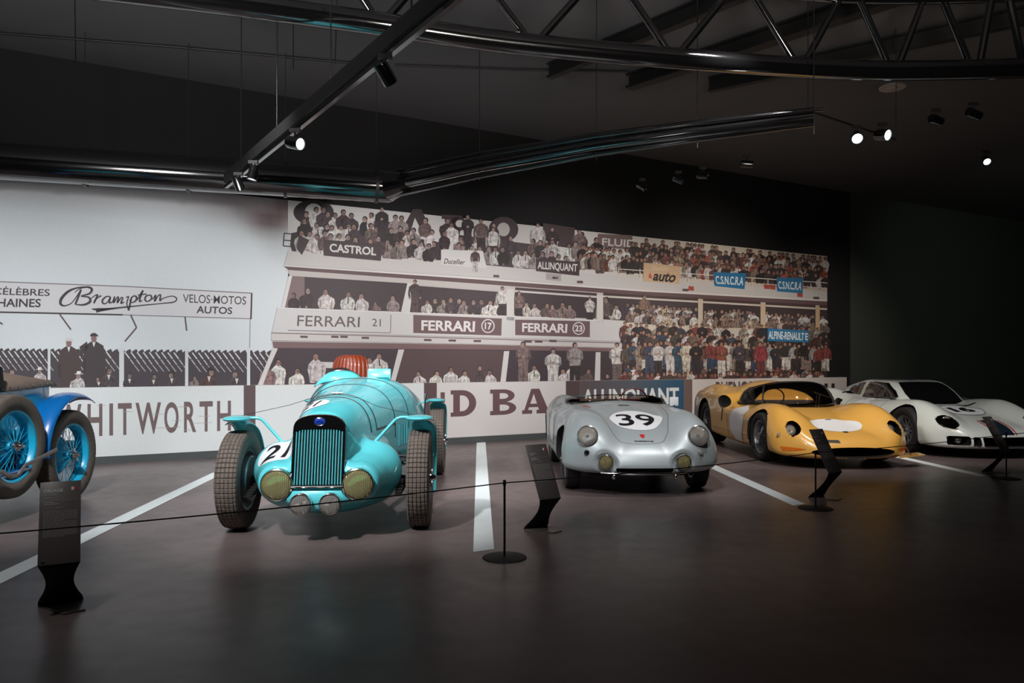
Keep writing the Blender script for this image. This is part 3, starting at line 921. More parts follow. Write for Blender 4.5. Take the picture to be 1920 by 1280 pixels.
for (cx, top, s, sh, hat) in ((75, 689, 11, (170, 160, 158), (205, 200, 198)), (145, 697, 13, (180, 176, 174), (206, 204, 202)), (204, 688, 13, (70, 58, 60), (60, 48, 50)), (243, 698, 11, (60, 50, 54), (52, 40, 42)), (288, 700, 11, (66, 56, 58), None), (322, 696, 12, (64, 54, 58), (46, 36, 40)), (392, 690, 14, (74, 50, 46), (40, 30, 34)), (444, 694, 14, (66, 56, 60), (66, 52, 54)), (364, 704, 9, (130, 116, 112), None), (185, 706, 9, (60, 50, 52), None), (20, 690, 13, (66, 56, 60), (60, 50, 52)), (-30, 692, 13, (70, 60, 60), None), (505, 690, 13, (116, 92, 88), (60, 44, 46))):
    bust(P, cx, top, s, sh, (140, 116, 108), (50, 38, 40), 8, hat, True, 3.0)
    if sh[0] < 100: P.poly([(cx - 3, top + s * 1.1), (cx + 3, top + s * 1.1), (cx, top + s * 1.9)], (190, 186, 184), 15)

# right part: pit building with three rows of people
edge = [(540, 375), (1551, 480), (1551, 735), (486, 735), (503, 690), (520, 655), (509, 640), (509, 625), (520, 577), (531, 575), (543, 516), (531, 498), (540, 470)]
cols = []
for p in edge:
    t = max(0, min(1, (p[0] - 1000) / 550)); cols.append(tuple((1 - t) * a + t * b for a, b in zip((192, 189, 188), (196, 182, 164))))
P.poly([(540, 375), (800, 402), (800, 735), (486, 735), (503, 690), (520, 655), (509, 640), (509, 625), (520, 577), (531, 575), (543, 516), (531, 498), (540, 470)], (192, 189, 188), 1)
for a, b, c1, c2 in ((800, 1050, (192, 189, 188), (192, 188, 184)), (1050, 1300, (192, 188, 184), (196, 186, 172)), (1300, 1551, (196, 186, 172), (186, 168, 148))):
    P.gpoly([(a, topy(a)), (b, topy(b)), (b, 735), (a, 735)], [c1, c2, c2, c1], 1)
# big rooftop letters
P.ell(588, 398, 38, 24, (44, 34, 38), 2, 24); P.ell(588, 400, 17, 19, (190, 188, 186), 3, 20)
P.poly([(742, 452), (774, 392), (790, 392), (818, 452), (800, 452), (778, 408), (764, 452)], (60, 46, 50), 2)
P.poly([(828, 402), (866, 404), (866, 412), (862, 440), (846, 440), (846, 412), (828, 410)], (66, 50, 54), 2)
P.ell(858, 420, 18, 14, (66, 50, 54), 2, 14); P.ell(862, 419, 8, 7, (188, 185, 183), 3, 12)
P.ell(944, 430, 28, 24, (60, 46, 50), 2, 20); P.ell(944, 430, 12, 13, (176, 172, 170), 3, 14)
P.poly([(1018, 418), (1078, 427), (1076, 466), (1018, 458)], (66, 50, 52), 2)
P.poly([(1121, 438), (1186, 441), (1185, 468), (1120, 463)], (112, 92, 88), 3)
P.text('FLUID', [(1129, 446), (1192, 450), (1191, 464), (1129, 460)], (196, 190, 186), 4, .02)
# rail and dark mass behind rooftop crowd
def rly(x): return 466 + .087 * (x - 560)          # rail height
P.poly([(575, 430), (700, 432), (830, 455), (830, 486), (700, 478), (600, 470)], (64, 50, 54), 3)
P.poly([(860, 440), (1000, 458), (1000, 505), (860, 492)], (66, 52, 55), 3)
P.line([(533, 437), (560, 440)], 2, DK, 3); P.line([(531, 450), (640, 459)], 2, DK, 3); P.line([(533, 437), (531, 461), (556, 463)], 2, DK, 3)
P.poly([(546, 437), (560, 434), (562, 462), (550, 478), (544, 460)], DK, 4)
light = (192, 186, 182); drk = (50, 38, 42); mid = (112, 92, 90); grey = (140, 126, 122)
for row in range(3):
    x = 566 + row * 5
    while x < 1130:
        sp = rnd.uniform(11, 17)
        gap = (rnd.random() < (.12, .3, .45)[row] + (0.22 if 800 < x < 1000 else 0))
        if not gap:
            s = 12.5 - (x - 560) * .0035
            if row == 0: top = rly(x) - 34 + rnd.uniform(-5, 4)
            elif row == 1: top = rly(x) - 55 + rnd.uniform(-6, 6)
            else: top = max(topy(x) + 2, rly(x) - 78 + rnd.uniform(-6, 8))
            col = rnd.choice([light, light, drk, drk, mid, (72, 56, 58), grey] if x > 720 or row < 1 else [drk, drk, (64, 50, 54), mid, light])
            bust(P, x, top, s, jit(col), jit((146, 120, 112)), (44, 33, 36), 24 - row * 8, None, row < 2, 3.1)
        x += sp
for (x, top, c) in ((902, 410, (104, 84, 82)), (924, 425, light), (1008, 418, light), (1036, 425, (52, 40, 42)), (1086, 430, mid), (877, 402, drk), (716, 388, drk)):
    full(P, x, top, 66, c, (112, 96, 92) if x > 1000 else drk, base=20)
# white balcony below the rooftop people
P.poly([(540, 470), (607, 476), (827, 492), (1004, 505), (1207, 521), (1340, 531), (1551, 546), (1551, 566), (1200, 544), (900, 519), (533, 496)], (188, 183, 180), 33)
P.poly([(556, 466), (560, 440), (580, 450), (566, 478)], (60, 46, 50), 34)
# balcony line and shadow beams
BR = (92, 70, 70)
def band(pts_top, pts_bot, col, L): P.poly(pts_top + pts_bot[::-1], col, L)
band([(532, 497), (900, 521), (1200, 543), (1551, 562)], [(532, 499), (900, 524), (1200, 546), (1551, 565)], (206, 200, 196), 35)
band([(533, 499), (900, 524), (1200, 546), (1551, 565)], [(541, 506), (900, 532), (1200, 554), (1551, 573)], BR, 34)
band([(541, 506), (900, 532), (1200, 554)], [(543, 517), (900, 543), (1200, 562)], (180, 172, 168), 33)
# railing over balcony
for a in (1160, 1200, 1290, 1360, 1410, 1440, 1520): P.line([(a, rly(a) - 18), (a, rly(a) + 6)], 1.4, (206, 200, 192), 41)
P.line([(1160, rly(1160) - 14), (1551, rly(1551) - 22)], 1.5, (206, 200, 192), 41); P.line([(1160, rly(1160) - 4), (1551, rly(1551) - 12)], 1.2, (200, 192, 184), 41)
# rooftop crowd to the right: dense and partly in colour
def ccol(x):
    t = (x - 1080) / 470
    pal = [light, light, (56, 40, 40), (44, 32, 34), (60, 46, 44), (96, 74, 66), (140, 112, 96), (40, 38, 50), (132, 62, 46), (60, 52, 42), (176, 150, 120), (52, 38, 34), (80, 60, 54), (46, 34, 34)]
    if rnd.random() < .07 and t > .3: return (190, 62, 40)
    if t < .12: pal = pal[:7]
    return rnd.choice(pal)
for row in range(4):
    x = 1090
    while x < 1548:
        top = topy(x) + 4 + (3 - row) * 0 + row * 13 - rnd.uniform(0, 6) - (x - 1090) * .012
        if x > 1185 or row > 1:
            if rnd.random() < (.55 if row == 0 else .92):
                bust(P, x, top, 9.2 - (x - 1100) * .0028, jit(ccol(x)), jit((150, 112, 96)), (46, 32, 30), 14 + row * 6, None, row > 1, 3.4)
        x += rnd.uniform(6.5, 9.5)
# signs on the balcony
def sign(q, col, t, tq, tcol, bold=.02, shear=0, L=44):
    P.poly(q, col, L); P.text(t, tq, tcol, L + 1.2, bold, shear)
sign([(607, 449), (717, 458), (714, 489), (607, 479)], (60, 46, 50), 'CASTROL', [(618, 456), (706, 464), (705, 479), (618, 472)], (204, 200, 198), .03)
P.poly([(827, 468), (905, 470), (913, 503), (827, 496)], (200, 197, 195), 42)
P.text('Ducellier', [(832, 484), (872, 487), (872, 496), (832, 494)], DK, 43.2, .01, .35)
full(P, 891, 466, 44, (80, 56, 56), (180, 174, 172), base=42)
sign([(1005, 484), (1087, 491), (1086, 517), (1005, 508)], (62, 46, 48), 'ALLINQUANT', [(1008, 490), (1083, 495), (1082, 512), (1008, 506)], (205, 200, 196), .02)
P.poly([(1024, 512), (1052, 514), (1052, 527), (1024, 524)], (160, 150, 146), 43)
P.poly([(1207, 492), (1275, 499), (1274, 532), (1206, 527)], (196, 164, 130), 44)
P.text('&', [(1216, 512), (1223, 513), (1223, 522), (1216, 521)], (176, 40, 50), 45.2, .02)
P.text('auto', [(1224, 509), (1268, 512), (1266, 530), (1224, 526)], (34, 26, 24), 45.2, .03, .3)
P.text('Sutlir', [(1222, 497), (1256, 500), (1256, 508), (1222, 506)], (210, 190, 160), 45.2, .01, .3)
BL = (34, 106, 148)
sign([(1337, 510), (1399, 512), (1396, 542), (1340, 536)], BL, 'C.S.N.C.R.A', [(1341, 517), (1395, 519), (1393, 535), (1343, 532)], (214, 222, 222), .02)
sign([(1456, 520), (1506, 521), (1505, 550), (1457, 546)], BL, 'C.S.N.C.R.A', [(1459, 527), (1504, 529), (1502, 544), (1460, 541)], (214, 222, 222), .02)
for (a, b) in ((1296, 536), (1438, 533), (1449, 534), (1500, 548)): P.poly([(a - 5, b), (a + 5, b + 1), (a + 5, b + 9), (a - 5, b + 8)], (160, 66, 48), 43)
for (a, b) in ((1042, 518), (1088, 526), (931, 515), (1286, 541), (1531, 556)): P.poly([(a - 6, b), (a + 5, b + .5), (a + 5, b + 5), (a - 6, b + 4.5)], (84, 64, 64), 43)
# middle windows
dw = (60, 46, 50)
P.poly([(545, 517), (764, 531), (752, 584), (531, 576)], dw, 34)
P.poly([(545, 517), (571, 519), (571, 578), (531, 576)], (116, 96, 94), 35)
P.poly([(541, 517), (548, 517), (534, 577), (527, 577)], (198, 194, 192), 36)
P.poly([(775, 535), (951, 548), (951, 592), (769, 585)], dw, 34)
P.poly([(966, 545), (1119, 556), (1117, 597), (962, 590)], dw, 34)
P.line([(966, 541), (1119, 552)], 5, (66, 48, 50), 35); P.line([(966, 546), (1119, 557)], 2.5, (196, 190, 186), 36)
P.poly([(1131, 556), (1309, 567), (1309, 610), (1128, 598)], dw, 34)
P.poly([(1318, 566), (1426, 573), (1427, 612), (1318, 608)], (54, 40, 40), 34); P.poly([(1436, 574), (1529, 579), (1529, 616), (1436, 612)], (54, 40, 40), 34); P.poly([(1537, 580), (1551, 581), (1551, 616), (1537, 615)], (54, 40, 40), 34)
for (a, b) in ((1131, 1309), (1318, 1426), (1436, 1529), (1537, 1551)):
    ya = 551 + .057 * (a - 1131); yb = 551 + .057 * (b - 1131)
    P.line([(a, ya), (b, yb)], 5, (66, 46, 44), 35); P.line([(a, ya + 5), (b, yb + 5)], 2.2, (196, 186, 176), 36)
# people in the middle windows
for (cx, top, s, c) in ((551, 548, 11, (58, 44, 48)), (575, 538, 13, (56, 42, 46)), (612, 540, 14, light), (652, 545, 13, light), (679, 548, 13, light), (706, 565, 8, mid), (737, 552, 12, grey)):
    bust(P, cx, top, s, jit(c, 6), jit((146, 118, 110)), (50, 38, 40), 38, None, True, 3.0)
full(P, 778, 524, 62, (70, 54, 56), (80, 62, 62), base=38)
def people(x0, x1, base, s, dens, pal, L, yk=.075, d=3.0, coly=None):
    x = x0
    while x < x1:
        c = coly(x) if coly else rnd.choice(pal)
        ss = s * rnd.uniform(.9, 1.1)
        y = base + yk * (x - x0)
        bust(P, x, y - ss * d + rnd.uniform(-3, 1), ss, jit(c), jit((146, 118, 106)), (48, 36, 38), L, None, True, d)
        x += rnd.uniform(.8, 1.2) * dens
people(800, 948, 587, 11, 14, [light, drk, light, grey, (70, 56, 60)], 38, .05, 2.6)
full(P, 942, 537, 60, light, drk, base=40)
people(985, 1085, 594, 11, 17, [light, grey, mid, light], 38, .07, 2.6)
full(P, 973, 546, 58, (120, 96, 92), drk, base=40); full(P, 1106, 556, 54, light, drk, base=40)
def c2(x):
    return rnd.choice([light, light, (56, 40, 42), (50, 46, 66), mid, (180, 160, 140), (66, 44, 40), (150, 120, 100)])
bust(P, 1153, 570, 11, light, base=38, depth=2.6); bust(P, 1138, 556, 12, (92, 72, 72), base=38, depth=3)
for k, (a, b) in enumerate(((1178, 1308), (1322, 1424), (1440, 1528), (1538, 1550))):
    for r in (0, 1):
        people(a + r * 3, b, 606 + .055 * (a - 1178) - (1 - r) * 13, 8.4 - .5 * k, 8, None, 37 + r * 5, .05, 2.8, c2)
full(P, 1208, 552, 60, (140, 104, 84), (96, 66, 56), base=40)
# pillars between windows
P.poly([(764, 530), (775, 531), (768, 586), (752, 584)], (194, 190, 188), 37)
for (a, w, y0, y1) in ((950, 14, 541, 600), (1119, 12, 553, 602), (1309, 9, 560, 612), (1426, 9, 568, 614), (1529, 8, 574, 618)):
    t = max(0, (a - 1100) / 430); c = tuple((1 - t) * p + t * q for p, q in zip((194, 190, 186), (190, 160, 126)))
    P.poly([(a, y0), (a + w, y0 + 1), (a + w, y1 + 1), (a, y1)], c, 46)
# sign band
P.poly([(520, 576), (760, 586), (960, 592), (1128, 600), (1170, 603), (1170, 640), (900, 632), (510, 622)], (190, 187, 186), 46)
P.line([(520, 577), (960, 593), (1128, 601)], 1.6, (206, 202, 200), 47)
P.line([(540, 619), (732, 624), (733, 590)], 1.2, MD, 48)
P.text('FERRARI', [(558, 591), (675, 594), (674, 613), (557, 611)], (92, 78, 82), 49, .004)
P.text('21', [(698, 597), (714, 598), (714, 612), (698, 611)], (84, 70, 72), 49, 0)
P.poly([(775, 590), (941, 597), (940, 629), (775, 624)], (98, 76, 76), 48)
P.poly([(966, 599), (1106, 602), (1106, 632), (966, 628)], (98, 76, 76), 48)
P.text('FERRARI', [(790, 600), (891, 602), (890, 622), (790, 619)], (206, 200, 198), 49.5, .03)
P.text('FERRARI', [(979, 605), (1064, 607), (1063, 624), (979, 622)], (206, 200, 198), 49.5, .03)
def ring(cx, cy, r, L):
    P.ell(cx, cy, r, r * 1.05, (206, 200, 198), L, 24); P.ell(cx, cy, r * .84, r * .9, (98, 76, 76), L + .7, 24)
ring(915, 611, 12.5, 49.3); P.text('17', [(909, 604), (922, 605), (922, 618), (909, 617)], (206, 200, 198), 51.5, .03)
ring(1085, 615.5, 11.5, 49.3); P.text('23', [(1078, 609), (1092, 610), (1092, 622), (1078, 621)], (206, 200, 198), 51.5, .03)
# lower ledges
P.poly([(509, 622), (900, 633), (1170, 641), (1170, 652), (900, 645), (509, 638)], (186, 180, 178), 47)
P.line([(509, 624), (900, 635), (1165, 643)], 1.6, (110, 90, 88), 48)
for (a, b) in ((570, 631), (628, 631), (645, 631), (685, 633), (802, 637), (848, 638), (895, 639), (990, 640), (1037, 639), (1010, 626 + 14)):
    P.poly([(a - 7, b - 2), (a + 7, b - 1.6), (a + 7, b + 2.4), (a - 7, b + 2)], (84, 62, 62), 49)
P.poly([(511, 640), (900, 646), (1165, 653), (1168, 659), (900, 655), (513, 652)], (110, 84, 84), 49)
P.poly([(511, 652), (900, 655), (1168, 659), (1170, 736), (484, 736), (500, 700), (519, 655)], (56, 44, 50), 46)
P.poly([(754, 655), (900, 656), (950, 658), (950, 735), (740, 735)], (76, 56, 58), 47)
P.poly([(590, 678), (634, 679), (632, 690), (588, 689)], (186, 182, 180), 48)
for q in ([(511, 652), (521, 653), (503, 694), (488, 735), (478, 735)], [(747, 655), (758, 655), (741, 716), (737, 735), (727, 735)], [(945, 658), (955, 658), (946, 735), (936, 735)], [(1117, 660), (1126, 660), (1125, 735), (1114, 735)]):
    P.poly(q, (192, 188, 186), 55)
for (cx, top, s, c) in ((522, 672, 14, light), (502, 680, 14, (120, 96, 92)), (556, 688, 14, light), (594, 660, 16, light), (692, 668, 14, light), (712, 660, 14, light), (787, 695, 11, light), (817, 694, 11, light), (845, 687, 12, light), (870, 694, 11, light), (640, 690, 12, (84, 66, 66)), (918, 692, 12, light), (900, 684, 10, (80, 62, 64)), (1001, 683, 12, light), (1058, 690, 12, light), (1074, 680, 12, light), (1100, 690, 11, (108, 84, 80)), (1155, 700, 10, light), (1170, 692, 11, light), (1138, 700, 9, drk)):
    bust(P, cx, top, s, jit(c, 8), jit((146, 116, 106)), (52, 38, 40), 50, None, True, 3.6)
P.poly([(668, 671), (680, 671), (680, 668), (668, 667)], (196, 192, 190), 60)
for (cx, top, h, c, l) in ((981, 640, 84, (120, 100, 98), (110, 92, 88)), (1037, 653, 78, light, light), (1078, 642, 80, (150, 140, 138), drk), (1157, 642, 74, light, mid)):
    full(P, cx, top, h, c, l, base=50)
# standing crowd on the right
P.poly([(1170, 606), (1551, 622), (1551, 736), (1170, 736)], (66, 50, 48), 46)
P.poly([(1172, 606), (1430, 617), (1430, 640), (1172, 632)], (190, 182, 168), 47)
pal3 = [light, light, (196, 186, 172), (44, 34, 38), (50, 38, 40), (44, 46, 66), (46, 64, 88), (58, 40, 36), (84, 62, 50), (120, 62, 50), (60, 62, 50), (120, 90, 70), (46, 34, 34), (160, 140, 120), (66, 48, 46), (52, 38, 38)]

for row in range(4):
    x = 1172 + row * 2
    while x < 1549:
        t = (x - 1172) / 378
        h = (56, 60, 64, 46)[row] * (1 - .22 * t)
        top = (604, 622, 641, 684)[row] + t * (10, 8, 4, 8)[row] + rnd.uniform(-4, 4)
        if row == 0 and rnd.random() < .25: x += 8; continue
        c = rnd.choice(pal3)
        if t > .65: c = tuple(v * .8 for v in c)
        if x > 1290 and rnd.random() < .07: c = (164, 58, 50)
        full(P, x, top, h, jit(c), rnd.choice([drk, (60, 48, 60), (44, 34, 34), (150, 130, 116), (40, 70, 110), (196, 188, 178)]), jit((160, 116, 96)), (46, 32, 30), 48 + row * 7)
        x += rnd.uniform(9, 13) * (1 - .25 * t)
for (cx, c, l) in ((1218, (56, 66, 96), (60, 68, 96)), (1234, light, drk), (1257, light, light), (1272, (44, 76, 104), (44, 74, 100)), (1287, (196, 186, 168), (186, 176, 160)), (1305, (46, 34, 36), drk), (1353, (176, 82, 60), (206, 198, 190)), (1387, (70, 60, 70), (46, 34, 34)), (1426, (176, 40, 48), (120, 40, 40))):
    full(P, cx, 640, 66, c, l, (160, 116, 96), (46, 32, 30), 74)
x = 1172
while x < 1548:
    bust(P, x, 696 + rnd.uniform(-2, 4), 8.5, jit(rnd.choice([(120, 40, 36), (66, 46, 42), light, (90, 60, 50)])), jit((156, 104, 84)), (50, 34, 30), 82, None, False, 4.5); x += rnd.uniform(8, 12)
sign([(1439, 615), (1517, 620), (1516, 642), (1439, 639)], BL, 'ALPINE-RENAULT', [(1441, 620), (1508, 624), (1507, 638), (1441, 635)], (214, 222, 222), .02, 0, 92)
P.text('E', [(1510, 624), (1515, 625), (1515, 638), (1510, 637)], (214, 222, 222), 93.2, .02)
mur = P.build('wall_mural', 0, 0, 0)
tag(mur, 'huge printed photograph of an old grandstand and crowded pit balconies covering the wall', 'mural')

# ------------------------------------------------------------------ low printed parapet in front of it
B = Print(0.13)
def ty(x): return 722 - .0134 * (x - 478)
def by(x): return 857 - .0545 * (x - 175)     # lower edge of the printed boards
def fy(x): return 869.5 - .0553 * (x - 175)     # floor edge
def panel(a, b, col, layer=0, col2=None):
    n = 4
    for i in range(n):
        x0 = a + (b - a) * i / n; x1 = a + (b - a) * (i + 1) / n
        ca = tuple(p + (q - p) * i / n for p, q in zip(col, col2 or col)); cb = tuple(p + (q - p) * (i + 1) / n for p, q in zip(col, col2 or col))
        B.gpoly([(x0, ty(x0)), (x1, ty(x1)), (x1, by(x1)), (x0, by(x0))], [ca, cb, cb, ca], layer)
WB2 = (200, 204, 204)
panel(-230, 457, WB2); panel(457, 479, (84, 66, 68)); panel(479, 795, WB2); panel(795, 819, (80, 60, 62)); panel(819, 1061, (196, 192, 190)); panel(1061, 1086, (74, 56, 58))
panel(1086, 1190, (84, 70, 72), 0, (70, 76, 86)); panel(1190, 1282, (70, 76, 86), 0, (26, 74, 104)); panel(1282, 1298, (104, 82, 78)); panel(1298, 1587.5, (196, 188, 182))
LB = (100, 82, 82)
def btext(t, x0, x1, f0, f1, col, bold=.02):
    def yy(x, f): return ty(x) + (by(x) - ty(x)) * f
    B.text(t, [(x0, yy(x0, f0)), (x1, yy(x1, f0)), (x1, yy(x1, f1)), (x0, yy(x0, f1))], col, 2, bold)
btext('W', 104, 153, .235, .70, LB, .02)
for ch_, xa_, xb_ in (('H', 164, 192), ('I', 205, 212), ('T', 221, 247), ('W', 254, 302), ('O', 308, 335), ('R', 345, 368), ('T', 374, 399), ('H', 407, 433)):
    if ch_ == 'I': B.poly([(xa_, ty(xa_) + .235 * (by(xa_) - ty(xa_))), (xb_, ty(xb_) + .235 * (by(xb_) - ty(xb_))), (xb_, ty(xb_) + .70 * (by(xb_) - ty(xb_))), (xa_, ty(xa_) + .70 * (by(xa_) - ty(xa_)))], LB, 2)
    else: btext(ch_, xa_, xb_, .235, .70, LB, .02)
for k in range(26):      # wear lines in the painted letters
    y = .26 + .44 * k / 26
    if k % 3 == 0:
        a = rnd.uniform(150, 380); b = a + rnd.uniform(14, 50)
        B.line([(a, ty(a) + (by(a) - ty(a)) * y), (b, ty(b) + (by(b) - ty(b)) * y)], .8, (150, 140, 140), 3)
SB = (92, 66, 66)
def slabletter(kind, x0, x1, f0, f1):
    def pt(u, v):
        x = x0 + (x1 - x0) * u; return (x, ty(x) + (by(x) - ty(x)) * (f0 + (f1 - f0) * v))
    q_ = [0]
    def pl(pts, c=SB, L=1): q_[0] += 1; B.poly([pt(*p) for p in pts], c, L + q_[0] * .4 + (3 if L > 1 else 0))
    bg = (196, 192, 190)
    if kind in 'DB':
        pl([(0, 0), (.3, 0), (.3, .16), (0, .16)]); pl([(0, .84), (.3, .84), (.3, 1), (0, 1)]); pl([(.1, .05), (.36, .05), (.36, .95), (.1, .95)])
    if kind == 'D':
        o = [(.3, 0)] + [(.45 + .55 * math.sin(PI * k / 12), .5 - .5 * math.cos(PI * k / 12)) for k in range(13)] + [(.3, 1)]
        pl(o); pl([(.36, .2)] + [(.45 + .27 * math.sin(PI * k / 12), .5 - .3 * math.cos(PI * k / 12)) for k in range(13)] + [(.36, .8)], bg, 2)
    if kind == 'B':
        for (c, h, r) in ((.25, .25, .62), (.74, .26, .68)):
            pl([(.3, c - h)] + [(.5 + (r - .2) * math.sin(PI * k / 12), c - h * math.cos(PI * k / 12)) for k in range(13)] + [(.3, c + h)])
        for (c, h, r) in ((.26, .11, .38), (.72, .12, .42)):
            pl([(.36, c - h)] + [(.5 + (r - .2) * math.sin(PI * k / 12), c - h * math.cos(PI * k / 12)) for k in range(13)] + [(.36, c + h)], bg, 2)
    if kind == 'A':
        pl([(.33, 0), (.62, 0), (.96, .9), (.62, .9), (.42, .2), (.2, .9), (.06, .9)]); pl([(.2, .6), (.8, .6), (.8, .74), (.2, .74)])
        pl([(0, .85), (.36, .85), (.36, 1), (0, 1)]); pl([(.52, .85), (1.02, .85), (1.02, 1), (.52, 1)])
for k, x0, x1 in (('D', 845, 893), ('B', 919, 969), ('A', 979, 1031)): slabletter(k, x0, x1, .14, .62)
B.poly([(826, ty(826) + 18), (834, ty(834) + 18), (834, by(834) - 34), (826, by(826) - 34)], SB, 1)
btext('ALLINQUANT', 1092, 1273, .17, .60, (206, 208, 206), .03)
btext('BUENOS', 1342, 1412, .06, .42, (84, 66, 62), .03)
for x in (1533, 1546, 1559): B.poly([(x, ty(x) + 11), (x + 6, ty(x) + 11), (x + 6, ty(x) + 24), (x, ty(x) + 24)], (48, 34, 32), 1)
par = B.build('printed_boards', 0, 0, 0)
# solid parapet behind the prints
s0, _ = wall_sz(-235, 700, .125); s1, _ = wall_sz(1587.5, 700, .125)
def parapet(name, off, z0, z1, m, sa=s0, sb=s1):
    a0 = P0 + U * sa; b0 = P0 + U * sb
    p = [a0 - N * off, b0 - N * off, b0 + N * 0.028, a0 + N * 0.028]
    mb = MB(); mb.add([(q.x, q.y, z0) for q in p] + [(q.x, q.y, z1) for q in p], [(0, 1, 5, 4), (1, 2, 6, 5), (2, 3, 7, 6), (3, 0, 4, 7), (3, 2, 1, 0), (4, 5, 6, 7)])
    o = mb.build(name, m, None, False); o['kind'] = 'structure'; return o
zt = wall_sz(478, ty(478), .13)[1]
pw = parapet('low_advertising_wall', 0.125, 0.0, zt, M['panelprint'])
del pw['kind']
tag(pw, 'low wall of white and dark lettered boards standing below the mural', 'low wall')
par.parent = pw
M['skirt'] = mat('grey_green_skirting', (62, 66, 66), 0.55)
zb = wall_sz(500, by(500), .13)[1]
parapet('baseboard_back', 0.14, 0.0, max(.05, zb), M['skirt'])
# dark upper wall panel edge above the print
s2, _ = wall_sz(1551, 600); s3, _ = wall_sz(-235, 600)

# ------------------------------------------------------------------ floor lines
def floor_line(name, ax, ay, bx, by_, w):
    a = Vector((ax, ay, 0)); b = Vector((bx, by_, 0)); d = (b - a).normalized(); e0 = Vector((1, 0, 0)) * w / 2
    # ends follow the direction of the wall
    e = U * (w / 2 / abs(U.cross(d).z))
    p = [a - e, a + e, b + e, b - e]
    mb = MB(); mb.add([(q.x, q.y, 0.0) for q in p] + [(q.x, q.y, 0.0025) for q in p], [(0, 1, 5, 4), (1, 2, 6, 5), (2, 3, 7, 6), (3, 0, 4, 7), (4, 5, 6, 7)])
    o = mb.build(name, M['paint_line'], None, False)
    return o
def wall_y(x): return P0.y + (x - P0.x) / U.x * U.y
near = [(-2.98 - .12, 3.55), (-0.196, 5.18), (2.639, 6.86), (5.445, 8.60), (8.25, 10.3)]
labs = ['white floor stripe between the blue vintage car and the turquoise racer', 'white floor stripe between the turquoise racer and the silver roadster', 'white floor stripe between the silver roadster and the yellow racer', 'white floor stripe running out beside the yellow racer towards the white coupe', 'white floor stripe beyond the white coupe']
for i, (x, y) in enumerate(near[:4]):
    dx = -.044
    if i == 0:
        a_, b_ = floor_at(395, 893.5), floor_at(20, 1074)
        dx = (a_.x - b_.x) / (a_.y - b_.y); y = 3.0; x = b_.x + dx * (y - b_.y)
        yb = 8.9
    else: yb = wall_y(x) - .35
    o = floor_line('floor_stripe', x, y, x + dx * (yb - y), yb, .145)
    tag(o, labs[i], 'floor marking', 'parking stripes on the floor')

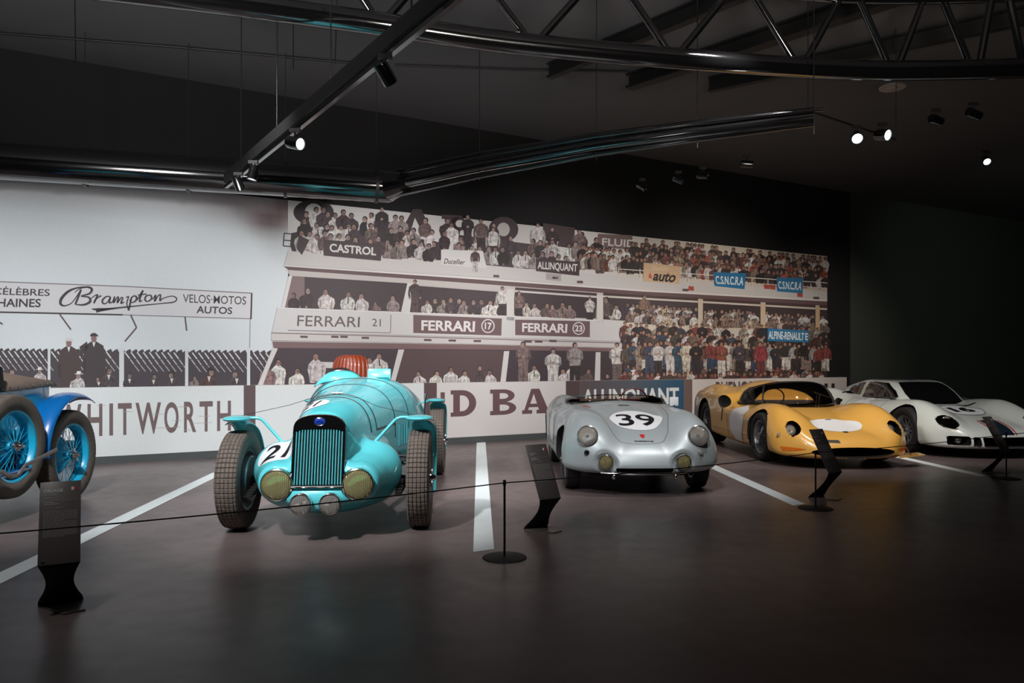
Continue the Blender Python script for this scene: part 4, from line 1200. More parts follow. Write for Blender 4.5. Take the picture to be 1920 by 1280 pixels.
# ------------------------------------------------------------------ information stands
def stand(foot, label, first=[None], title='DELAGE', flag=True):
    w = .19
    # local axes: x along the wall, y away from the viewer
    t = thing('information_stand', label, 'information stand', foot, math.atan2(U.y, U.x), 'information stands along the barrier')
    # panel: bend at y=-.2,z=.255 to top y=.02,z=.655
    bz, by0, tz, ty0 = .262, -.19, .66, .03
    th = .008
    up = Vector((0, ty0 - by0, tz - bz)).normalized(); nn = Vector((0, -up.z, up.y))
    mb = MB(); L = math.hypot(ty0 - by0, tz - bz)
    R = Matrix(((1, 0, 0), (0, up.y, nn.y), (0, up.z, nn.z)))
    mb.box(Vector((0, by0, bz)) + up * L / 2, (w, L, th), R, .002)
    panel = mb.build('panel', M['panelgrey'], t)
    base = Vector((0, by0, bz)) + nn * (th / 2 + .0012)
    def pt(x, u): return base + Vector((x, 0, 0)) + up * u
    def rect(mb_, x0, x1, u0, u1): 
        mb_.add([pt(x0, u0), pt(x1, u0), pt(x1, u1), pt(x0, u1)], [(0, 1, 2, 3)])
    # printed text
    vs, fs = text_mesh(title, .03)
    mb = MB(); mb.add([pt(-w * .40 + v[0] * w * .46, L - .06 + v[1] * .017) for v in vs], fs)
    tt = mb.build('title_text', M['decalwhite'], panel, False)
    mb = MB(); rr = random.Random(5)
    for k in range(2): rect(mb, -w * .40, -w * .40 + w * (.3 - .12 * k), L - .079 - .012 * k, L - .074 - .012 * k)
    rect(mb, -w * .40, w * .42, L - .108, L - .107)
    for k in range(2): rect(mb, -w * .40, -w * .40 + w * (.26 + .1 * k), L - .120 - .01 * k, L - .115 - .01 * k)
    rect(mb, -w * .1, w * .08, L - .150, L - .147)
    for k in range(20):
        u = L - .17 - k * .0072; x = -w * .40
        xe = w * .42 if k not in (7, 19) else w * .1
        while x < xe:
            l = rr.uniform(.006, .018); rect(mb, x, min(x + l, xe), u, u + .0026); x += l + .003
    mb.build('body_text', M['panelprint'], panel, False)
    if flag:
        for k, m in enumerate(('decalwhite', 'red')):
            mb = MB(); rect(mb, w * (.26 + .07 * k), w * (.33 + .07 * k), L - .055, L - .035); mb.build('flag_stripe', M[m], panel, False)
    # neck: waisted sheet from the bend back down to the foot
    def neckrow(t_):
        hw = w / 2 * (1 - .34 * math.sin(PI * min(1, t_ * 1.12)) + .12 * t_**3)
        y = by0 + .0 + (.19 + .03) * t_; z = bz * (1 - t_)
        y = by0 + .22 * (t_ ** 1.15); z = bz * (1 - t_) + .006
        return y, z, hw
    rows = []
    for k in range(15):
        y, z, hw = neckrow(k / 14)
        rows.append([Vector((-hw + 2 * hw * j / 6, y, z)) for j in range(7)])
    ob = sheet(rows, 'neck', M['blackmatt'], t, .008)
    mb = MB(); mb.add([(-w * .56, .03, 0), (w * .56, .03, 0), (w * .62, -.17, 0), (w * .1, -.20, 0), (-w * .56, .03, .008), (w * .56, .03, .008), (w * .62, -.17, .008), (w * .1, -.20, .008)], [(0, 1, 2, 3), (4, 5, 6, 7), (0, 1, 5, 4), (1, 2, 6, 5), (2, 3, 7, 6), (3, 0, 4, 7)])
    mb.build('foot_plate', M['panelgrey'], t, False)
    mb = MB(); mb.lathe([(0, .004), (.006, .003), (.008, 0)], base + Vector((-w * .38, 0, 0)) + up * .02, nn, 12); mb.build('screw', M['chrome'], panel)
    return t
st1 = stand((-2.43, 4.02, 0), 'black information stand with white title and text beside the blue vintage car')
st2 = stand((.20, 5.87, 0), 'black information stand leaning in front of the silver roadster')
st3 = stand((2.97, 7.24, 0), 'black information stand in front of the yellow racer')
st4 = stand((5.72, 8.95, 0), 'black information stand in front of the white coupe')
for o, n in ((st2, 1), (st3, 2), (st4, 3)):
    for c in o.children:
        if c.name.startswith('panel'):
            for d in list(c.children):
                if d.name.startswith('title_text'):
                    bpy.data.objects.remove(d)

# ------------------------------------------------------------------ barrier posts and cord
posts = [(-2.85, 3.31), (-.05, 5.0), (2.72, 6.69), (5.58, 8.43), (8.4, 10.2)]
plab = [None, 'slim black barrier post standing beside the end of the middle floor stripe', 'slim black barrier post in front of the yellow racer', 'slim black barrier post in front of the white coupe', None]
PH = .515
for i, (x, y) in enumerate(posts):
    if plab[i] is None and i == 0: plab[i] = 'slim black barrier post left of the near information stand, outside the picture'
    if plab[i] is None: plab[i] = 'slim black barrier post right of the white coupe, outside the picture'
    if i in (0, 4): continue
    t = thing('barrier_post', plab[i], 'barrier post', (x, y, 0), 0, 'barrier posts')
    mb = MB(); mb.lathe([(0, .016), (.05, .015), (.125, .010), (.145, .006), (.15, 0), (0, 0)], (0, 0, 0), (0, 0, 1), 40); mb.build('base', M['blackmatt'], t)
    mb = MB(); mb.tube([(0, 0, .012), (0, 0, PH)], .0075, 12); mb.build('pole', M['blackmatt'], t)
    mb = MB(); mb.lathe([(0, PH + .006), (.010, PH + .004), (.011, PH - .03), (.0075, PH - .034)], (0, 0, 0), (0, 0, 1), 16); mb.build('cap', M['rubberblk'], t)
pts = []
for i in range(len(posts) - 1):
    a, b = posts[i], posts[i + 1]
    for k in range(12):
        t_ = k / 12; sag = -.02 * 4 * t_ * (1 - t_)
        pts.append((a[0] + (b[0] - a[0]) * t_, a[1] + (b[1] - a[1]) * t_ - .0155, PH - .012 + sag))
mb = MB(); mb.tube(pts, .004, 6); o = mb.build('elastic_cord', M['rubberblk'])
tag(o, 'thin black cord strung between the barrier posts along the front of the cars', 'cord')

# ------------------------------------------------------------------ ceiling things
def ring_band(mb, c, ax, r): mb.lathe([(r, -.02), (r + .012, -.02), (r + .012, .02), (r, .02)], c, ax, 24, True)
# round duct along the wall, then turning away
dl = [Vector((-9.6, 7.55, 3.6)), Vector((-5.87, 8.50, 3.6)), Vector((-1.64, 9.72, 3.6))]
dr = [Vector((-1.64, 9.72, 3.6)), Vector((-.38, 8.75, 3.61)), Vector((.9, 7.95, 3.62)), Vector((1.85, 7.45, 3.61)), Vector((2.85, 7.05, 3.62))]
t = thing('ventilation_duct', 'glossy black round duct above the printed wall, with slimmer pipes bending forward at its end', 'ventilation duct', (0, 0, 0))
mb = MB(); mb.tube(dl, .205, 40); mb.build('duct_tube', M['duct'], t)
mb = MB(); mb.ell(dl[-1], (.205, .205, .205)); mb.tube([dl[-1], dl[-1] + (dr[1] - dr[0]).normalized() * .35], [.205, .13], 32); mb.build('elbow', M['duct'], t)
for k in range(6):
    c = dl[0] + (dl[-1] - dl[0]) * (.30 + .137 * k); d = (dl[-1] - dl[0]).normalized()
    mb = MB(); ring_band(mb, c, d, .205); b = mb.build('clamp_band', M['steel'], t)
    mb = MB(); mb.tube([c + Vector((0, 0, .2)), (c.x, c.y, CE)], .004, 6); mb.build('hanger_rod', M['blackmatt'], b)
mb = MB(); mb.tube(dr, .07, 24); mb.build('pipe', M['duct'], t)
for (dz, r) in ((.15, .03), (-.13, .025), (.10, .018)):
    mb = MB(); mb.tube([p + Vector((.05 if r < .02 else 0, -.10 if r < .02 else 0, dz * (1.12 - .09 * (p - dr[0]).length * 1.4))) for p in [dr[0]] + dr[1:]], r, 14); mb.build('pipe', M['duct'], t)
for k in range(1, 5):
    c = dr[k]
    mb = MB(); mb.tube([c + Vector((0, 0, -.16)), (c.x, c.y, CE)], .005, 6); mb.build('hanger_rod', M['blackmatt'], t)

# curved lattice truss
def arc_pt(px, py, z): 
    Y = (z - EYE) * F / (HZ - py); return Vector(((px - 960) * Y / F, Y, z))
tz = 4.15
key = [(150, -28), (400, 2), (680, 40), (960, 80), (1300, 112), (1500, 126), (1640, 132), (1780, 131), (1900, 128), (2000, 124)]
ch = [arc_pt(a, b, tz) for a, b in key]
def smooth_path(P_, n=8):
    Q = [P_[0] * 2 - P_[1]] + P_ + [P_[-1] * 2 - P_[-2]]; out = []
    for i in range(1, len(Q) - 2):
        for k in range(n + (1 if i == len(Q) - 3 else 0)):
            t_ = k / n; p0, p1, p2, p3 = Q[i - 1], Q[i], Q[i + 1], Q[i + 2]
            out.append(0.5 * ((2 * p1) + (p2 - p0) * t_ + (2 * p0 - 5 * p1 + 4 * p2 - p3) * t_**2 + (3 * p1 - p0 - 3 * p2 + p3) * t_**3))
    return out
cp = smooth_path(ch)
t = thing('curved_truss', 'large curved black tubular lattice truss hanging under the ceiling', 'truss', (0, 0, 0))
mb = MB(); mb.tube(cp, .095, 24); mb.build('lower_chord', M['duct'], t)
cu = [p + Vector((0, -.03, .70)) for p in cp]
mb = MB(); mb.tube(cu, .07, 16); mb.build('upper_chord', M['duct'], t)
nodes = [(985, 1.0), (1270, 1.0), (1495, 1.0), (1680, 1.0), (1825, 1.0), (1930, 1)]
def nearest(px, arr):
    return min(arr, key=lambda p: abs(960 + p.x / p.y * F - px))
nd = [nearest(q, cp) for q, _ in [(420, 1), (700, 1)] + nodes]
for i, p in enumerate(nd):
    for sgn in (-1, 1):
        j = i + sgn
        q = nd[j] if 0 <= j < len(nd) else p + (p - nd[i - sgn])
        mid = (p + q) / 2; m2 = nearest(960 + mid.x / mid.y * F, cu)
        a = p + Vector((.05 * sgn, 0, .05)); 
        mb = MB(); mb.tube([a, (m2.x - .08 * sgn, m2.y, m2.z)], .035, 12); mb.build('strut', M['duct'], t)
# ceiling beams crossing above the truss
for i, (a, b, w, lab) in enumerate((((1180, 170), (1900, -60), .16, 'broad dark ceiling beam behind the curved truss, lowest of three'), ((1030, 150), (1500, -40), .10, 'dark ceiling beam behind the curved truss, nearest the middle'), ((1330, 175), (2100, 10), .10, 'dark ceiling beam behind the curved truss, farthest right'))):
    A = arc_pt(a[0], a[1], 4.985); B_ = arc_pt(b[0], b[1], 4.985)
    d = (B_ - A).normalized(); sd = Vector((0, 0, 1)).cross(d)
    R = Matrix(((d.x, sd.x, 0), (d.y, sd.y, 0), (0, 0, 1)))
    mb = MB(); L = (B_ - A).length
    mb.box((A + B_) / 2 + Vector((0, 0, .03)), (L, w, .03), R); mb.box((A + B_) / 2 + Vector((0, 0, .195)), (L, w, .02), R); mb.box((A + B_) / 2 + Vector((0, 0, .11)), (L, .02, .16), R)
    o = mb.build('ceiling_beam', M['blackmatt'], None, False); tag(o, lab, 'ceiling beam', 'beams under the ceiling')
# ceiling conduits
for (q, r, lab) in (([(-200, 40), (0, 62), (330, 88), (660, 118)], .016, 'thin black conduit running across the grey ceiling at upper left'), ([(740, 122), (960, 130), (1180, 134)], .014, 'thin black conduit across the ceiling right of the track rail')):
    mb = MB(); mb.tube([arc_pt(a, b, CE - .02) for a, b in q], r, 8); o = mb.build('conduit', M['blackmatt']); tag(o, lab, 'conduit', 'conduits on the ceiling')
# ceiling panel joints
for k, (a, b) in enumerate((((140, -20), (142, 130)), ((550, 0), (550, 130)), ((632, 0), (628, 120)))):
    A = arc_pt(a[0], a[1], CE); B_ = arc_pt(b[0], b[1], CE)
    mb = MB(); mb.tube([A, B_], .005, 6); o = mb.build('trim_%d' % (k + 4), M['blackmatt'], None, False); o['kind'] = 'structure'

# track beam with rail and spotlights
z = 3.3
A = arc_pt(424, 350, z); B_ = arc_pt(905, -40, z)
d = (B_ - A).normalized(); sd = Vector((0, 0, 1)).cross(d); R = Matrix(((d.x, sd.x, 0), (d.y, sd.y, 0), (0, 0, 1)))
L = (B_ - A).length
t = thing('track_rail', 'black lighting track rail hanging from a beam and running towards the printed wall', 'lighting track', (0, 0, 0))
mb = MB(); mb.box((A + B_) / 2, (L, .036, .036), R); mb.build('rail', M['blackgloss'], t, False)
mb = MB(); mb.box((A + B_) / 2 + Vector((0, 0, .085)), (L - .1, .075, .11), R); mb.build('carrier_beam', M['blackmatt'], t, False)
for k in (.12, .35, .6, .85):
    c = A + (B_ - A) * k; mb = MB(); mb.tube([c, (c.x, c.y, CE)], .006, 6); mb.build('hanger_rod', M['blackmatt'], t)
A2 = arc_pt(1515, 208, 3.5); B2 = arc_pt(1590, 232, 3.5)
def spotlight(pos, aim, label, lit, r=.05, L=.16, group='spotlights under the ceiling', drop=.06):
    t = thing('spotlight', label, 'spotlight', pos, 0, group)
    ax = (Vector(aim) - Vector(pos)).normalized()
    c = Vector((0, 0, -drop - r))
    mb = MB(); mb.lathe([(0, -L / 2), (r * .96, -L / 2), (r, -L / 2 + .01), (r, L / 2), (r * .9, L / 2), (r * .88, L / 2 - .012)], c, ax, 28); h = mb.build('housing', M['blackgloss'], t)
    mb = MB(); mb.lathe([(0, L / 2 - .012), (r * .9, L / 2 - .012)], c, ax, 28); mb.build('lens', M['lampglow'] if lit else M['glassdark'], h)
    mb = MB(); mb.box((0, 0, -.005), (.09, .034, .03)); mb.tube([(0, 0, 0), (0, 0, -drop - r * .4)], .009, 8); mb.build('mount', M['blackmatt'], t)
    return t
for (px, py, aim, lab, lit) in ((553, 243, (.8, 4.6, 2.4), 'lit black spotlight halfway along the track rail', True),
                                (722, 105, (.6, 7.0, 1.0), 'unlit dark spotlight near the top of the track rail', False),
                                (475, 303, (-2.7, 7.2, 2.35), 'lit black spotlight near the wall end of the track, upper of the pair', True),
                                (447, 325, (-2.6, 7.9, 2.55), 'lit black spotlight at the wall end of the track, lower of the pair', True)):
    c = arc_pt(px, py, z - .034)
    spotlight(c, aim, lab, lit, .053 if px == 553 else .048, .145)
# right-hand track
t = thing('short_track_rail', 'short dark lighting track rail high on the right', 'lighting track', (0, 0, 0))
A2 = arc_pt(1515, 208, 3.9); B2 = arc_pt(1680, 262, 3.9)
mb = MB(); mb.tube([A2, B2], .014, 8); mb.build('rail', M['steel'], t)
for c in (A2, B2):
    mb = MB(); mb.tube([c, (c.x, c.y, CE)], .004, 6); mb.build('hanger_rod', M['blackmatt'], t)
for (px, py, aim, lab) in ((1606, 236, (2.2, 3.0, .6), 'bright lit spotlight on the short track, left of the pair'), (1655, 232, (6.5, 3.0, 2.2), 'bright lit spotlight on the short track, right of the pair')):
    c = arc_pt(px, py, 3.88); spotlight(c, aim, lab, True, .06, .14)
for (px, py, aim, lab, lit) in ((1400, 292, (6.6, 9.0, 3.55), 'dark spotlight high above the yellow racer, rightmost of the dark row', False), (1318, 314, (4.9, 8.3, 3.4), 'dark spotlight high above the printed wall, third of the dark row', False),
                                (1272, 322, (4.5, 10, 2.9), 'dark spotlight high above the printed wall, second of the dark row', False), (1204, 336, (3, 10, 3), 'dark spotlight high above the printed wall, leftmost of the dark row', False),
                                (1848, 284, (4.6, 5, 1.0), 'tiny lit spotlight far back above the white coupe', True), (1826, 194, (9.0, 9, 2.9), 'faint dark spotlight at upper right below the truss', False), (1755, 206, (7.0, 9, 3.6), 'faint dark spotlight left of the upper right one', False)):
    c = arc_pt(px, py, 3.95); spotlight(c, aim, lab, lit, .045, .15)
c = arc_pt(1673, 163, 4.85)
t = thing('ceiling_speaker', 'round pale ceiling disc hanging below the curved truss', 'ceiling speaker', c)
mb = MB(); mb.lathe([(0, -.035), (.06, -.035), (.065, -.02), (.155, -.016), (.16, 0), (.15, .014), (0, .014)], (0, 0, 0), (0, 0, 1), 36); mb.build('disc', M['discgrey'], t)
mb = MB(); mb.tube([(0, 0, 0), (0, 0, CE - c.z)], .01, 8); mb.build('stem', M['blackmatt'], t)
# ================================================================== cars
def car(name, label, cat, x, y, psi):
    """psi: turn of the nose away from straight at the viewer, positive towards +x"""
    f = Vector((math.sin(psi), -math.cos(psi)))
    return thing(name, label, cat, (x, y, 0), math.atan2(f.y, f.x))

def arch_cut(d, x, y, z, xa, za, Ra, yin, k=.012):
    return smax(d, -np.maximum(np.sqrt((x - xa)**2 + (z - za)**2) - Ra, yin - y), k)

def arch_faces(c, arches, tol=.009):
    m = np.zeros(len(c), bool)
    for (xa, za, Ra, yin) in arches:
        r = np.sqrt((c[:, 0] - xa)**2 + (c[:, 2] - za)**2); y = np.abs(c[:, 1])
        m |= (r < Ra - .004) & (y > yin - .02) & (y < yin + .02)
        m |= (np.abs(r - Ra) < tol) & (y > yin)
    return m

def front_cast(bvh, y, z, x0=2.0):
    h, n, i, d = bvh.ray_cast(Vector((x0, y, z)), Vector((-1, 0, 0)))
    if h is None: return Vector((0.5, y, z)), Vector((1, 0, 0))
    if n.x < 0: n = -n
    return h, n

# ------------------------------------------------------------------ turquoise open-wheel racer
T = car('vintage_racing_car', 'turquoise open-wheeled vintage racing car with upright slatted grille and number 21', 'racing car', -1.445, 5.95, .055)
WB_ = 2.85; R_ = .385
Wf = sm([.42, .3, .1, -.3, -.9, -1.3, -1.7, -2.2, -2.7, -3.2, -3.6, -3.9], [.20, .235, .27, .325, .40, .47, .56, .60, .58, .46, .28, .08])
Tf = sm([.42, .3, .1, -.25, -.9, -1.3, -1.7, -2.2, -2.7, -3.2, -3.6, -3.9], [.915, .95, .995, 1.032, 1.095, 1.14, 1.17, 1.10, 1.03, .90, .72, .52])
Bf = sm([.42, 0, -1, -3, -3.9], [.24, .24, .23, .25, .42])
def f_teal(x, y, z):
    W = Wf(x); Tt = Tf(x); Bb = Bf(x); zc = Bb + (Tt - Bb) * .50; H = (Tt - Bb) / 2
    up = z > zc
    Hh = np.where(up, Tt - zc, zc - Bb)
    n = np.where(up, 2.6, 4.0)
    q = ((np.abs(y) / W + 1e-6)**n + (np.abs(z - zc) / Hh + 1e-6)**n)**(1 / n)
    d = (q - 1) * np.minimum(W, Hh)
    # grille face leans back
    d = smax(d, (x - (.50 - (z - .4) * .22)) * .97, .05)
    d = smax(d, -3.9 - x, .06)
    lobe = smin(scone(x, y, z, (.40, .300, .425), (.08, .345, .465), .155, .212), scone(x, y, z, (.08, .345, .465), (-.62, .30, .44), .212, .13), .06)
    lobe = smax(lobe, x - .505, .03)
    d = smin(d, lobe, .09)
    belly = sell(x, y, z, (.02, 0, .325), (.53, .50, .185))
    d = smin(d, belly, .07)
    # flat seats for the head lamps and clearance in front of the grille
    return d
ct = [(lambda x, y, z: sell(x, y, z, (-1.98, 0, 1.22), (.44, .40, .30)), 1),
      (lambda x, y, z: np.maximum(np.sqrt((y - .292)**2 + (z - .418)**2) - .124, .492 - x), 0),
      (lambda x, y, z: np.maximum(np.maximum(y - .192, .375 - z), (.500 - (z - .4) * .22) - x), 0)]
P_, Q_, mi = implicit_body(f_teal, -4.0, .72, .68, .08, 1.26, .012, ct)
body, bv = body_object('body', P_, Q_, [M['teal'], M['seat']], T, mi)
# grille
gp = lambda z: .50 - (z - .4) * .22
def gx(z): return gp(z) + .014
z0, z1, hw = .392, .918, .187
mb = MB(); arch_o = []; arch_i = []
def arch(hw_, zb_, zt_, n=18, ry=None):
    r = hw_; ry = ry or r * .62; out = [(-hw_, zb_)]
    for k in range(n + 1):
        t = PI - PI * k / n; out.append((hw_ * math.copysign(abs(math.cos(t))**.75, math.cos(t)), zt_ - ry + ry * abs(math.sin(t))**.75))
    out.append((hw_, zb_)); return out
O_ = arch(hw, z0, z1); I_ = arch(hw - .011, z0 + .026, z1 - .100, ry=.03)
rows = []
for dx, A_ in ((-.03, O_), (.004, O_), (.016, [(a * .97, b - .004 if b > .6 else b + .004) for a, b in O_]), (.014, I_), (-.03, I_)):
    rows.append([Vector((gx(b) + dx, a, b)) for a, b in A_])
mb.grid(rows, closed=True); sur = mb.build('grille_surround', M['blackgloss'], T)
mb = MB(); mb.tube([Vector((gx(b) + .014, a, b)) for a, b in O_], .006, 8, closed=False); mb.tube([Vector((gx(z0 + .012) + .014, -hw, z0 + .012)), Vector((gx(z0 + .012) + .014, hw, z0 + .012))], .009, 8); mb.build('chrome_edge', M['chrome'], sur)
mb = MB(); mb.add([Vector((gx(b) - .004, a, b)) for a, b in I_], [tuple(range(len(I_)))]); mb.build('grille_backing', M['void'], sur, False)
mb = MB()
nb = 17
for k in range(nb):
    y = -(hw - .020) + 2 * (hw - .020) * k / (nb - 1); zt_ = z1 - .106 - .03 * (abs(y) / hw)**6
    rows = []
    for zz in (z0 + .026, zt_):
        rows.append([Vector((gx(zz) + dx, y + dy, zz)) for dx, dy in ((-.003, -.0025), (.008, -.0042), (.013, 0), (.008, .0042), (-.003, .0025))])
    mb.grid(rows)
mb.build('grille_slats', M['teal'], sur)
zz = z1 - .048
mb = MB(); mb.ell((gx(zz) + .016, 0, zz), (.008, .043, .028), nu=28); bd = mb.build('badge', M['bluebadge'], sur)
mb = MB(); mb.tube([(gx(zz) + .02, .044 * math.cos(t), zz + .029 * math.sin(t)) for t in [2 * PI * k / 28 for k in range(28)]], .0022, 6, closed=True); mb.tube([(gx(zz) + .025, -.022, zz - .003), (gx(zz) + .026, 0, zz + .006), (gx(zz) + .025, .022, zz - .004)], .002, 5); mb.build('badge_rim', M['chrome'], bd)
# lamps
for y in (-.292, .292):
    lamp('headlight', T, (.515, y, .418), (1, 0, .03), .118, M['chrome'], M['lensyellow'])
for y in (-.102, .106):
    h, n = front_cast(bv, y, .292)
    a = lamp('fog_light', T, (h.x + .055, y, .292), (1, 0, .02), .078, M['chrome'], M['lensclear'], .06)
    mb = MB(); mb.tube([(h.x - .05, y, .26), (h.x + .01, y, .27)], .02, 10); mb.build('bracket', M['blackmatt'], a)
# bonnet seams, straps
def over(x, name, r, m, lo=.55, sl=0.0, par=T):
    """line running over the bonnet at station x"""
    pts = []
    for k in range(61):
        a = -PI * .5 * 1.05 + PI * 1.05 * k / 60
        y = math.sin(a) * 1.2; z = .62 + math.cos(a) * 1.2
        o_ = Vector((x, y, z)); dd = (Vector((x, 0, .62)) - o_).normalized()
        h, n, i, ds = bv.ray_cast(o_, dd)
        if h is not None and h.z > lo: pts.append(h + (h - Vector((x, 0, h.z))).normalized() * .0 + (n if n.dot(dd) < 0 else -n) * .0015)
    return MB().tube(pts, r, 6).build(name, m, par)
over(-.15, 'bonnet_strap', .0062, M['strap'], .72)
over(-.32, 'bonnet_seam', .0055, M['strap'], .74)
over(-.98, 'bonnet_seam', .005, M['strap'], .60)
over(-1.42, 'bonnet_seam', .005, M['strap'], .66)
frL = Frame((0, 2, 0), (1, 0, 0), (0, 0, 1), (0, -1, 0), bv)
frR = Frame((0, -2, 0), (1, 0, 0), (0, 0, 1), (0, 1, 0), bv)
for fr in (frL, frR):
    decal_seam('bonnet_seam', [(-.32, .745), (-.98, .74)], fr, .005, M['strap'], T)
    for k in range(9):
        decal_seam('louvre', [(-1.12 - .03 * k, .52), (-1.12 - .03 * k, .72)], fr, .006, M['strap'] if k % 2 else M['teal'], T)
mb = MB(); mb.tube([(-.33, .04, Tf(-.33) + .012), (-.33, -.05, Tf(-.33) + .012)], .008, 8); mb.build('bonnet_catch', M['chrome'], T)
# number roundels
ftop = Frame((0, 0, 2.2), (0, -1, 0), (-1, 0, 0), (0, 0, -1), bv, .002)   # a = -y, b = -x seen from the front
fobl = Frame((.9, -.15, 1.55), (0, -1, 0), Vector((-.45, 0, .893)), (-.893, 0, -.45), bv, .002)
def at_frame(o, ux, uy, d, off=.002): return Frame(o, ux, uy, d, bv, off)
# upper-left roundel on the bonnet top, right-hand side of the car
o_ = Vector((.12 + 1.0, -.155, .93 + 1.0)); dd = Vector((-.62, .25, -.74)).normalized()
ux = Vector((0, 1, 0)); ux = (ux - dd * ux.dot(dd)).normalized(); uy = ux.cross(dd) * -1
if uy.z < 0: uy = -uy
dd = Vector((-.55, .18, -.80)).normalized(); ux = Vector((0, 1, 0)); ux = (ux - dd * ux.dot(dd)).normalized(); uy = dd.cross(ux)
if uy.z < 0: uy = -uy
tgt = Vector((.10, -.125, .975)); fr1 = at_frame(tgt - dd * 1.0, ux, uy, dd, .0035)
r1 = decal_star('number_roundel', ellipse(0, 0, .135, .125), fr1, M['decalwhite'], T, 8)
decal_text('number', '21', -.075, -.085, .14, .165, fr1, M['decalblack'], r1, .01, .15, .006)
# lower roundel on the left-hand lamp fairing of the picture
dd = Vector((-.45, .12, -.88)).normalized(); ux = Vector((0, 1, 0)); ux = (ux - dd * ux.dot(dd)).normalized(); uy = dd.cross(ux)
if uy.z < 0: uy = -uy
tgt = Vector((.26, -.345, .62)); fr2 = at_frame(tgt - dd * 1.0, ux, uy, dd)
r2 = decal_star('number_roundel', ellipse(0, 0, .165, .15), fr2, M['decalwhite'], T, 8)
decal_text('number', '21', -.12, -.10, .23, .20, fr2, M['decalblack'], r2, .02, .2, .004)
# scuttle fairing in front of the driver (car's right) and small square screen
def collar(yc, w, x0, z0_, h, lean, name, m, n=18, th=.012, curve=.10):
    rows = []
    for (u, hh) in ((0, 0), (.35, .5), (.7, .85), (1, 1)):
        row = []
        for k in range(n + 1):
            a = -1 + 2 * k / n
            row.append(Vector((x0 - curve * abs(a)**2.2 - lean * u, yc + a * w * (1 - .12 * u), z0_ - .06 * abs(a)**3 + h * hh * (1 - .45 * abs(a)**3))))
        rows.append(row)
    return sheet(rows, name, m, T, th)
collar(-.20, .25, -1.50, 1.125, .10, .16, 'scuttle_fairing', M['teal'], curve=.05)
mb = MB(); mb.tube([(-1.66 - .05 * abs(a)**2.2, -.20 + a * .22, 1.226 - .105 * abs(a)**3) for a in [-1 + 2 * k / 20 for k in range(21)]], .007, 8); mb.build('fairing_edge', M['chrome'], T)
R3 = Matrix.Rotation(-.35, 3, 'Y')
mb = MB(); mb.box((-1.60, .19, 1.19), (.03, .235, .115), R3, .012); sc_ = mb.build('square_screen', M['teal'], T)
mb = MB(); mb.box((-1.572, .19, 1.197), (.006, .20, .085), R3, .002); mb.build('screen_panel', M['teal'], sc_)
# seat back with ribbed leather
rows = []
for k in range(73):
    a = -1 + 2 * k / 72; rib = .011 * abs(math.sin(a * PI * 4.5))
    row = []
    for j in range(13):
        v = j / 12; zz = .82 + .55 * math.sin(v * PI / 2 * 1.0) ; w = .185 * math.sqrt(max(.02, 1 - (max(0, v - .45) / .56)**2.4)) if v > .45 else .185
        row.append(Vector((-2.18 + .10 * math.cos(a * PI / 2) * 1 + rib * 1.2 - .16 * v, -.20 + a * (w + .0), zz + .0)))
    rows.append(row)
sheet(rows, 'ribbed_seat_back', M['leather'], T, .05)
mb = MB(); mb.tube([(-1.80 + .06 * math.sin(t), -.22 + .17 * math.cos(t), 1.09 + .16 * math.sin(t)) for t in [2 * PI * k / 30 for k in range(30)]], .011, 8, closed=True); mb.tube([(-1.75, -.22, 1.09), (-1.45, -.22, 1.0)], .014, 8); mb.build('steering_wheel', M['blackmatt'], T)
# wheels
kw = dict(key='tealwheel', R=R_, w=.178, rr=.235, style='wire', rimmat=M['alloy'], tyremat=M['rubber'], tread='block', nutmat=M['chrome'], hubmat=M['alloy'])
TW = {}
for nm, x, y, s in (('fl', 0, .71, 1), ('fr', 0, -.71, -1), ('rl', -WB_, .72, 1), ('rr', -WB_, -.72, -1)):
    TW[nm] = make_wheel(T, (x, y, R_), s, **kw)
    mb = MB(); mb.lathe([(.03, -.10), (.175, -.10), (.185, -.09), (.185, -.045), (.16, -.035), (.03, -.035)], (x, y, R_), (0, s, 0), 36); mb.build('brake_drum', M['alloy'], T)
# axle, springs, links
mb = MB(); mb.tube([(0, -.62, .37), (.02, -.3, .30), (.02, .3, .30), (0, .62, .37)], .024, 10); mb.build('front_axle', M['blackmatt'], T)
mb = MB(); mb.tube([(-WB_, -.62, R_), (-WB_, .62, R_)], .04, 10); mb.build('rear_axle', M['blackmatt'], T)
for s in (-1, 1):
    mb = MB()
    for k in range(5): mb.box((-.05, s * .56, .30 + .014 * k), (.75 - .12 * k, .05, .010))
    mb.build('leaf_spring', M['steel'], T, False)
    mb = MB(); mb.tube([(-.06, s * .40, .52), (-.02, s * .60, .50)], .012, 8); mb.tube([(-.10, s * .40, .56), (-.06, s * .60, .55)], .012, 8); mb.tube([(-.18, s * .42, .40), (-.16, s * .62, .36)], .012, 8); mb.build('steering_arm', M['blackmatt'], T)
    mb = MB(); mb.box((-.30, s * .47, .40), (.25, .10, .30), None, .02); mb.build('chassis_bracket', M['blackmatt'], T, False)
